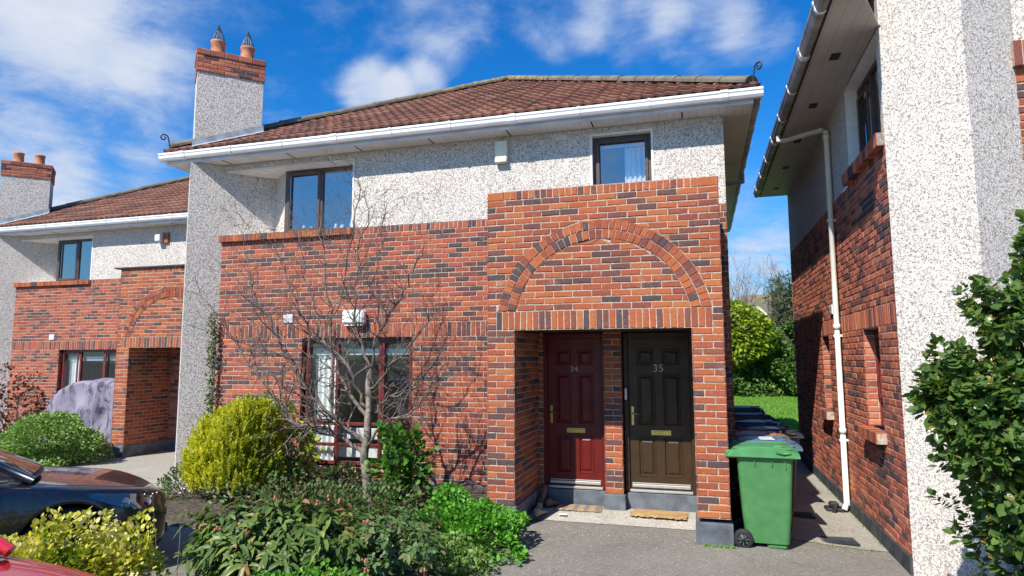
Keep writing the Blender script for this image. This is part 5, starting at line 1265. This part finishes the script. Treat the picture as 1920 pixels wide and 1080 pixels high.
# ------------------------------------------------------------------ wheelie bins
plain('bin_green', (.055, .19, .055), .5, var=.16, nscale=9, bump=.2, bscale=90, col2=(.075, .22, .075))
plain('bin_green_lid', (.07, .25, .08), .45, var=.14, nscale=3, bump=.15, bscale=120)
plain('bin_black', (.028, .03, .035), .5, var=.2, nscale=3); plain('bin_blue', (.022, .035, .06), .42, var=.2, nscale=3)
plain('bin_steel', (.09, .14, .20), .4, var=.2, nscale=3); plain('bin_brown', (.30, .12, .055), .5, var=.15, nscale=3); plain('bin_grey', (.12, .125, .13), .5, var=.2, nscale=3)
plain('sticker', (.75, .76, .78), .4, var=.25, nscale=30, col2=(.35, .45, .55))
def bin_(label, loc, rz, bm, lm, sticker=False, s=1.0):
    root = empty('wheelie_bin', loc, label, 'wheelie bin', 'wheelie bins lined up along the alley wall', rz); root.scale = (s, s, s)
    # local: front of the bin = +x, width along y; hinge and wheels at -x
    prof = [(.06, .20, .215), (.30, .225, .235), (.90, .262, .268), (.93, .270, .275), (.935, .295, .30), (.985, .297, .302)]
    b = MB(); v = []; c = .045; n = 4
    for z, hx, hy in prof:
        cx = (z-.06)*-.0 + .0
        for (sx, sy) in ((1, 1), (-1, 1), (-1, -1), (1, -1)):
            for k in range(n):
                a = (k/(n-1))*math.pi/2 + {(1, 1): 0, (-1, 1): math.pi/2, (-1, -1): math.pi, (1, -1): 1.5*math.pi}[(sx, sy)]
                x = sx*(hx-c)+math.cos(a)*c; y = sy*(hy-c)+math.sin(a)*c
                if x < 0: x *= 1.10
                v.append((x+.02, y, z))
    m = 4*n; f = [(i*m+k, i*m+(k+1) % m, (i+1)*m+(k+1) % m, (i+1)*m+k) for i in range(len(prof)-1) for k in range(m)] + [tuple(range(m))[::-1]]
    b.add(v, f, sm=False)
    for y in (.281, -.281):                                   # lifting pockets under the rim
        for x in (-.10, .07, .20): b.box((x, y-.004, .86-(.02 if x > .1 else 0)), (x+.008, y+.004, .935))
    b.box((-.30, -.24, .93), (-.24, .24, .985), bev=.01); b.box((.0, -.20, .0), (.20, .20, .06), bev=.02)
    b.build('body', bm, root)
    l = MB(); L = [(-.36, .99), (-.30, 1.018), (-.18, 1.034), (-.05, 1.040), (.16, 1.032), (.30, 1.012), (.345, .99), (.352, .95)]
    v = []
    for x, z in L:
        for y, dz in ((-.318, None), (-.312, -.016), (-.27, 0), (-.15, .008), (.15, .008), (.27, 0), (.312, -.016), (.318, None)): v.append((x, y, .948 if dz is None else (z+dz if x < .35 else z)))
    l.add(v, [(i*8+j, (i+1)*8+j, (i+1)*8+j+1, i*8+j+1) for i in range(len(L)-1) for j in range(7)], sm=False)
    l.box((-.36, -.30, .955), (.34, .30, .99)); l.box((.10, -.16, 1.03), (.20, .16, 1.052), bev=.010); l.box((-.30, -.27, 1.02), (.28, -.255, 1.046), bev=.005); l.box((-.30, .255, 1.02), (.28, .27, 1.046), bev=.005); l.tube([(.12, -.315, 1.0), (.19, -.325, .992), (.26, -.315, 1.0)], .012, 6)
    lo = l.build('lid', lm, root)
    if sticker:
        st = MB(); st.box((-.08, -.20, 1.0495), (.08, .10, 1.0525)); st.build('sticker', 'sticker', lo)
    h = MB()
    for y in (-.25, .25): h.box((-.385, y-.05, .93), (-.27, y+.05, 1.01), bev=.015)
    h.tube([(-.375, -.28, .965), (-.375, .28, .965)], .018, 8); h.build('handle', lm, root)
    for y in (-.255, .255):
        w = MB(); w.lathe((-.235, y, .10), [(.06, -.028), (.088, -.026), (.10, -.018), (.10, .018), (.088, .026), (.06, .028)], 28, axis=(0, 1, 0)); wo = w.build('wheel', 'rubber', root)
        hb = MB(); sg = 1 if y > 0 else -1
        hb.lathe((-.235, y, .10), [(.062, .012), (.055, .022), (.016, .020), (.014, .030), (0, .030)], 20, 0, axis=(0, sg, 0))
        for k in range(8):
            a = R(45*k); hb.tube([(-.235+math.cos(a)*.018, y+sg*.024, .10+math.sin(a)*.018), (-.235+math.cos(a)*.058, y+sg*.026, .10+math.sin(a)*.058)], .005, 4, 1)
        hb.build('hub', ['black_plastic', 'bin_grey'], wo)
    ax = MB(); ax.tube([(-.235, -.24, .10), (-.235, .24, .10)], .012, 8); ax.build('axle', 'black_iron', root)
    return root
bin_('green wheelie bin with closed green lid, nearest bin beside the brown door pier', (3.055, .27, -.062), R(-1), 'bin_green', 'bin_green_lid')
bin_('wheelie bin with dark blue lid and pale sticker, directly behind the green bin', (3.15, .92, -.07), R(3), 'bin_black', 'bin_steel', True)
bin_('wheelie bin with orange brown lid, third from the front', (3.13, 1.53, -.075), R(-2), 'bin_black', 'bin_brown')
bin_('wheelie bin with grey edged black lid, just behind the orange brown one', (3.34, 2.30, -.085), R(6), 'bin_grey', 'bin_black', True)
bin_('black wheelie bin with its lid sitting crooked, fifth from the front', (3.26, 3.25, -.08), R(-9), 'bin_black', 'bin_blue')
bin_('black wheelie bin, second from the far end of the row', (3.24, 4.6, -.08), R(4), 'bin_black', 'bin_black')
bin_('black wheelie bin at the far end of the row near the lawn', (3.24, 6.2, -.08), R(-3), 'bin_black', 'bin_blue')

# ------------------------------------------------------------------ covered object on the far drive
def covered():
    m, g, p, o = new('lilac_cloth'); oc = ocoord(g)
    mp = g.node('ShaderNodeMapping'); g.l.new(oc, mp.inputs[0]); mp.inputs['Scale'].default_value = (1.5, 1.5, .55); n = g.noise(mp.outputs[0], 3.4, 6, .65, .8); c = g.mix(g.rng(n, .47, .60), (.24, .215, .28), (.045, .04, .06)); c = g.mix(g.rng(g.noise(oc, 1.1, 2), .30, .42), (.26, .235, .30), c)  # dark mottling stands for cast shrub shadows, painted into the cloth colour
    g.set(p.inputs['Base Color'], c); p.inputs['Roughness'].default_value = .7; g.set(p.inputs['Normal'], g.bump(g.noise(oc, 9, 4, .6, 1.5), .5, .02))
    root = empty('covered_barbecue', (-10.55, 4.15, -.15), 'large object under a crumpled lilac cover with painted shadow mottling before the left house', 'cover')
    mb = MB(); nu, nv = 96, 34; v = []
    for j in range(nv+1):
        t = j/nv
        for i in range(nu):
            a = 2*math.pi*i/nu; ca, sa = math.cos(a), math.sin(a)
            r = (abs(ca)**3.6+abs(sa)**3.6)**(-1/3.6)
            if t < .35: q = math.sin(t/.35*math.pi/2)*.9; z = 1.64-.12*(t/.35)**2
            else: s_ = (t-.35)/.65; q = .9+.10*s_; z = 1.52-1.30*s_
            hgt = 1 - .38*max(0, -ca*q)**1.6 * (1 if t < .5 else 1)          # lower on the left
            fold = .05*math.sin(a*9+t*3)*sm(t*1.3) + .035*math.sin(a*19+2*math.sin(t*5)) * sm(t*1.6) + .018*math.sin(a*31+t*4)*sm(t*1.5) + .015*math.sin(a*5+t*14)
            x = ca*r*(.98*q+fold); y = sa*r*(.50*q+fold); z = z*hgt + .02*math.sin(x*7+y*9) + (.05*math.sin(a*4) if j == nv else 0)
            v.append((x*1.32, y, max(.06, z)))
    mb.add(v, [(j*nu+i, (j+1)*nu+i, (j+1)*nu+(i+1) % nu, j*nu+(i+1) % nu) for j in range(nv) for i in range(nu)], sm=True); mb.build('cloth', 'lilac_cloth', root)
    for x in (.62, -.5):
        w = MB(); w.lathe((x, -.30, .07), [(.03, -.03), (.07, -.03), (.07, .03), (.03, .03)], 16, axis=(0, 1, 0)); w.box((x-.02, -.32, .07), (x+.02, -.28, .5)); w.build('castor', 'black_plastic', root)
covered()

# ------------------------------------------------------------------ small things
def coir():
    m, g, p, o = new('coir'); oc = ocoord(g); n = g.noise(oc, 70, 5, .8)
    g.set(p.inputs['Base Color'], g.mix(g.rng(g.noise(oc, 6, 4), .35, .7), g.mix(n, (.62, .40, .16), (.42, .25, .10)), (.36, .22, .10))); p.inputs['Roughness'].default_value = .98
    g.set(p.inputs['Normal'], g.bump(n, 1, .01))
    m, g, p, o = new('striped_mat'); oc = ocoord(g); s = g.node('ShaderNodeSeparateXYZ'); g.l.new(oc, s.inputs[0])
    st = g.math('GREATER_THAN', g.math('FRACT', g.math('MULTIPLY', s.outputs[0], 7.2)), .55); n = g.noise(oc, 60, 5, .8)
    g.set(p.inputs['Base Color'], g.mix(g.rng(n, .3, .8, 0, .5), g.mix(st, (.42, .29, .16), (.20, .19, .16)), (.2, .15, .1))); p.inputs['Roughness'].default_value = .98
    g.set(p.inputs['Normal'], g.bump(n, 1, .008))
coir()
def mat_(name, label, loc, rz, sx, sy, mt, rag=.006):
    mb = MB(); nx, ny = 26, 14; v = []
    for zt in (1, 0):
        for j in range(ny+1):
            for i in range(nx+1):
                x = -sx/2+sx*i/nx; y = -sy/2+sy*j/ny; e = (i in (0, nx)) or (j in (0, ny))
                v.append((x+(random.gauss(0, rag) if i in (0, nx) else 0), y+(random.gauss(0, rag) if j in (0, ny) else 0), zt*(.018+.003*math.sin(x*9)*math.cos(y*14)) if not e else zt*.010))
    N = (nx+1)*(ny+1); f = [(j*(nx+1)+i, j*(nx+1)+i+1, (j+1)*(nx+1)+i+1, (j+1)*(nx+1)+i) for j in range(ny) for i in range(nx)]
    ed = [i for i in range(nx+1)] + [(j)*(nx+1)+nx for j in range(1, ny+1)] + [ny*(nx+1)+i for i in range(nx-1, -1, -1)] + [j*(nx+1) for j in range(ny-1, 0, -1)]
    f += [(ed[k], ed[(k+1) % len(ed)], N+ed[(k+1) % len(ed)], N+ed[k]) for k in range(len(ed))]
    mb.add(v, f); o = mb.build(name, mt); o.location = loc; o.rotation_euler.z = rz; return tag(o, label, 'doormat')
mat_('doormat', 'striped brown and grey doormat before the maroon door', (.90, 1.0, .022), R(2), .58, .30, 'striped_mat')
mat_('doormat', 'frayed plain orange coir doormat before the brown door', (1.90, .93, .022), R(-3), .66, .34, 'coir', .012)
plain('shoe_tan', (.36, .25, .19), .8, var=.2, nscale=20); plain('shoe_brown', (.20, .10, .06), .6, var=.2, nscale=20)
def shoe(label, loc, rz, mt, tilt=0):
    mb = MB(); secs = [(-.135, .030, .075), (-.12, .038, .095), (-.06, .036, .090), (0, .037, .065), (.06, .045, .050), (.11, .042, .042), (.14, .022, .028)]; v = []; n = 12
    for x, w, h in secs:
        for k in range(n):
            a = 2*math.pi*k/n; v.append((x, w*math.cos(a), .012+max(0, h*(.5+.5*math.sin(a)))))
    mb.add(v, [(i*n+k, i*n+(k+1) % n, (i+1)*n+(k+1) % n, (i+1)*n+k) for i in range(len(secs)-1) for k in range(n)] + [tuple(range(n))[::-1], tuple((len(secs)-1)*n+k for k in range(n))], sm=True)
    o = empty('shoe', loc, label, 'shoe', 'old shoes left in the porch', rz); o.rotation_euler.y = tilt; mb.build('upper', mt, o)
    s = MB(); m = 16; P = []
    for z in (0, .016):
        for k in range(m):
            a = 2*math.pi*k/m; x = .142*math.cos(a); P.append((x, (.043+.006*math.cos(a))*math.sin(a), z))
    s.add(P, [tuple(range(m))[::-1], tuple(range(m, 2*m))] + [(k, (k+1) % m, m+(k+1) % m, m+k) for k in range(m)]); s.build('sole', 'rubber', o)
    op = MB(); op.lathe((-.075, 0, .10), [(.024, -.02), (.034, 0), (.030, .012), (.022, .004), (.02, -.03)], 14); op.build('collar', mt, o)
    return o
shoe('pale tan old shoe lying nearest the porch opening', (.50, .58, .0), R(75), 'shoe_tan'); shoe('pale tan old shoe behind the first one against the porch wall', (.43, .80, .01), R(105), 'shoe_tan')
shoe('brown old shoe standing on its heel in the porch corner', (.44, 1.04, .14), R(80), 'shoe_brown', R(-68)); shoe('brown old shoe lying flat beside the one on its heel', (.56, 1.02, .02), R(60), 'shoe_brown')
def drain(label, x, y, rz):
    z = gz(x, y)+.012; mb = MB(); mb.box((-.19, -.13, 0), (.19, .13, .006)); 
    for i in range(9):
        for j in range(6): mb.box((-.165+i*.038, -.105+j*.037, .006), (-.140+i*.038, -.085+j*.037, .009))
    mb.box((-.205, -.145, -.01), (.205, .145, .003), 1)
    o = mb.build('drain_cover', ['plinth_dark', 'black_iron']); o.location = (x, y, z); o.rotation_euler.z = rz; return tag(o, label, 'drain cover', 'iron covers set in the path')
drain('iron drain cover in full sun near the front of the alley', 3.83, .78, R(4)); drain('iron drain cover half in the shadow of the green bin', 3.56, 1.85, R(4))
gl_ = MB(); zg_ = gz(4.1, 2.4); gl_.box((-.11, -.10, 0), (.12, .12, .05), bev=.015); gl_.box((-.06, -.05, .05), (.06, .07, .12), bev=.02); gl_.tube([(0, -.08, .05), (-.03, -.16, .03)], .03, 8)
o = gl_.build('drain_gully', 'black_plastic'); o.location = (4.10, 2.42, zg_); tag(o, 'black plastic gully at the foot of the cream downpipe', 'gully')
lt = MB(); lt.add([(0, 0, .004), (.10, -.01, .006), (.11, .045, .012), (.005, .055, .004)], [(0, 1, 2, 3)]); o = lt.build('paper_scrap', 'curtain'); o.location = (.70, .66, .003); tag(o, 'small white scrap of paper on the porch floor', 'litter')
def crumbs():
    mb = MB()
    for _ in range(110):
        r = random.random()
        if r < .5: x, y = random.uniform(.6, 2.4), random.gauss(.15, .10)
        elif r < .8: x, y = random.uniform(2.6, 4.2), random.gauss(.5, .12)
        else: x, y = random.uniform(.5, 4.2), random.uniform(-1.8, 0)
        s = random.uniform(.002, .0055); mb.lathe((x, y, gz(x, y)+.002), [(s, 0), (s*.8, s*.6), (0, s*.7)], 5)
    tag(mb.build('grit', 'upvc_cream'), 'pale chips of grit scattered on the concrete', 'grit', kind='stuff')
crumbs()
def verge_weeds():
    n = 900; P = []
    for _ in range(n):
        k = random.random()
        if k < .4: P.append((random.uniform(2.40, 2.75), random.gauss(-.06, .02), -.045))
        elif k < .75: x = random.uniform(2.8, 4.2); P.append((x, random.gauss(.54, .015), gz(x, .5)))
        else: P.append((4.27, random.uniform(.6, 6), -.12))
    P = np.array(P); P = P[rng.random(n) < .35]
    o = leaves('joint_weeds', 'grass', P, unit(len(P))*.8+np.array([0, 0, .8]), unit(len(P)), .03, .006, shape='q'); tag(o, 'tiny weeds and moss in the joints of the concrete', 'weeds', kind='stuff')
verge_weeds()
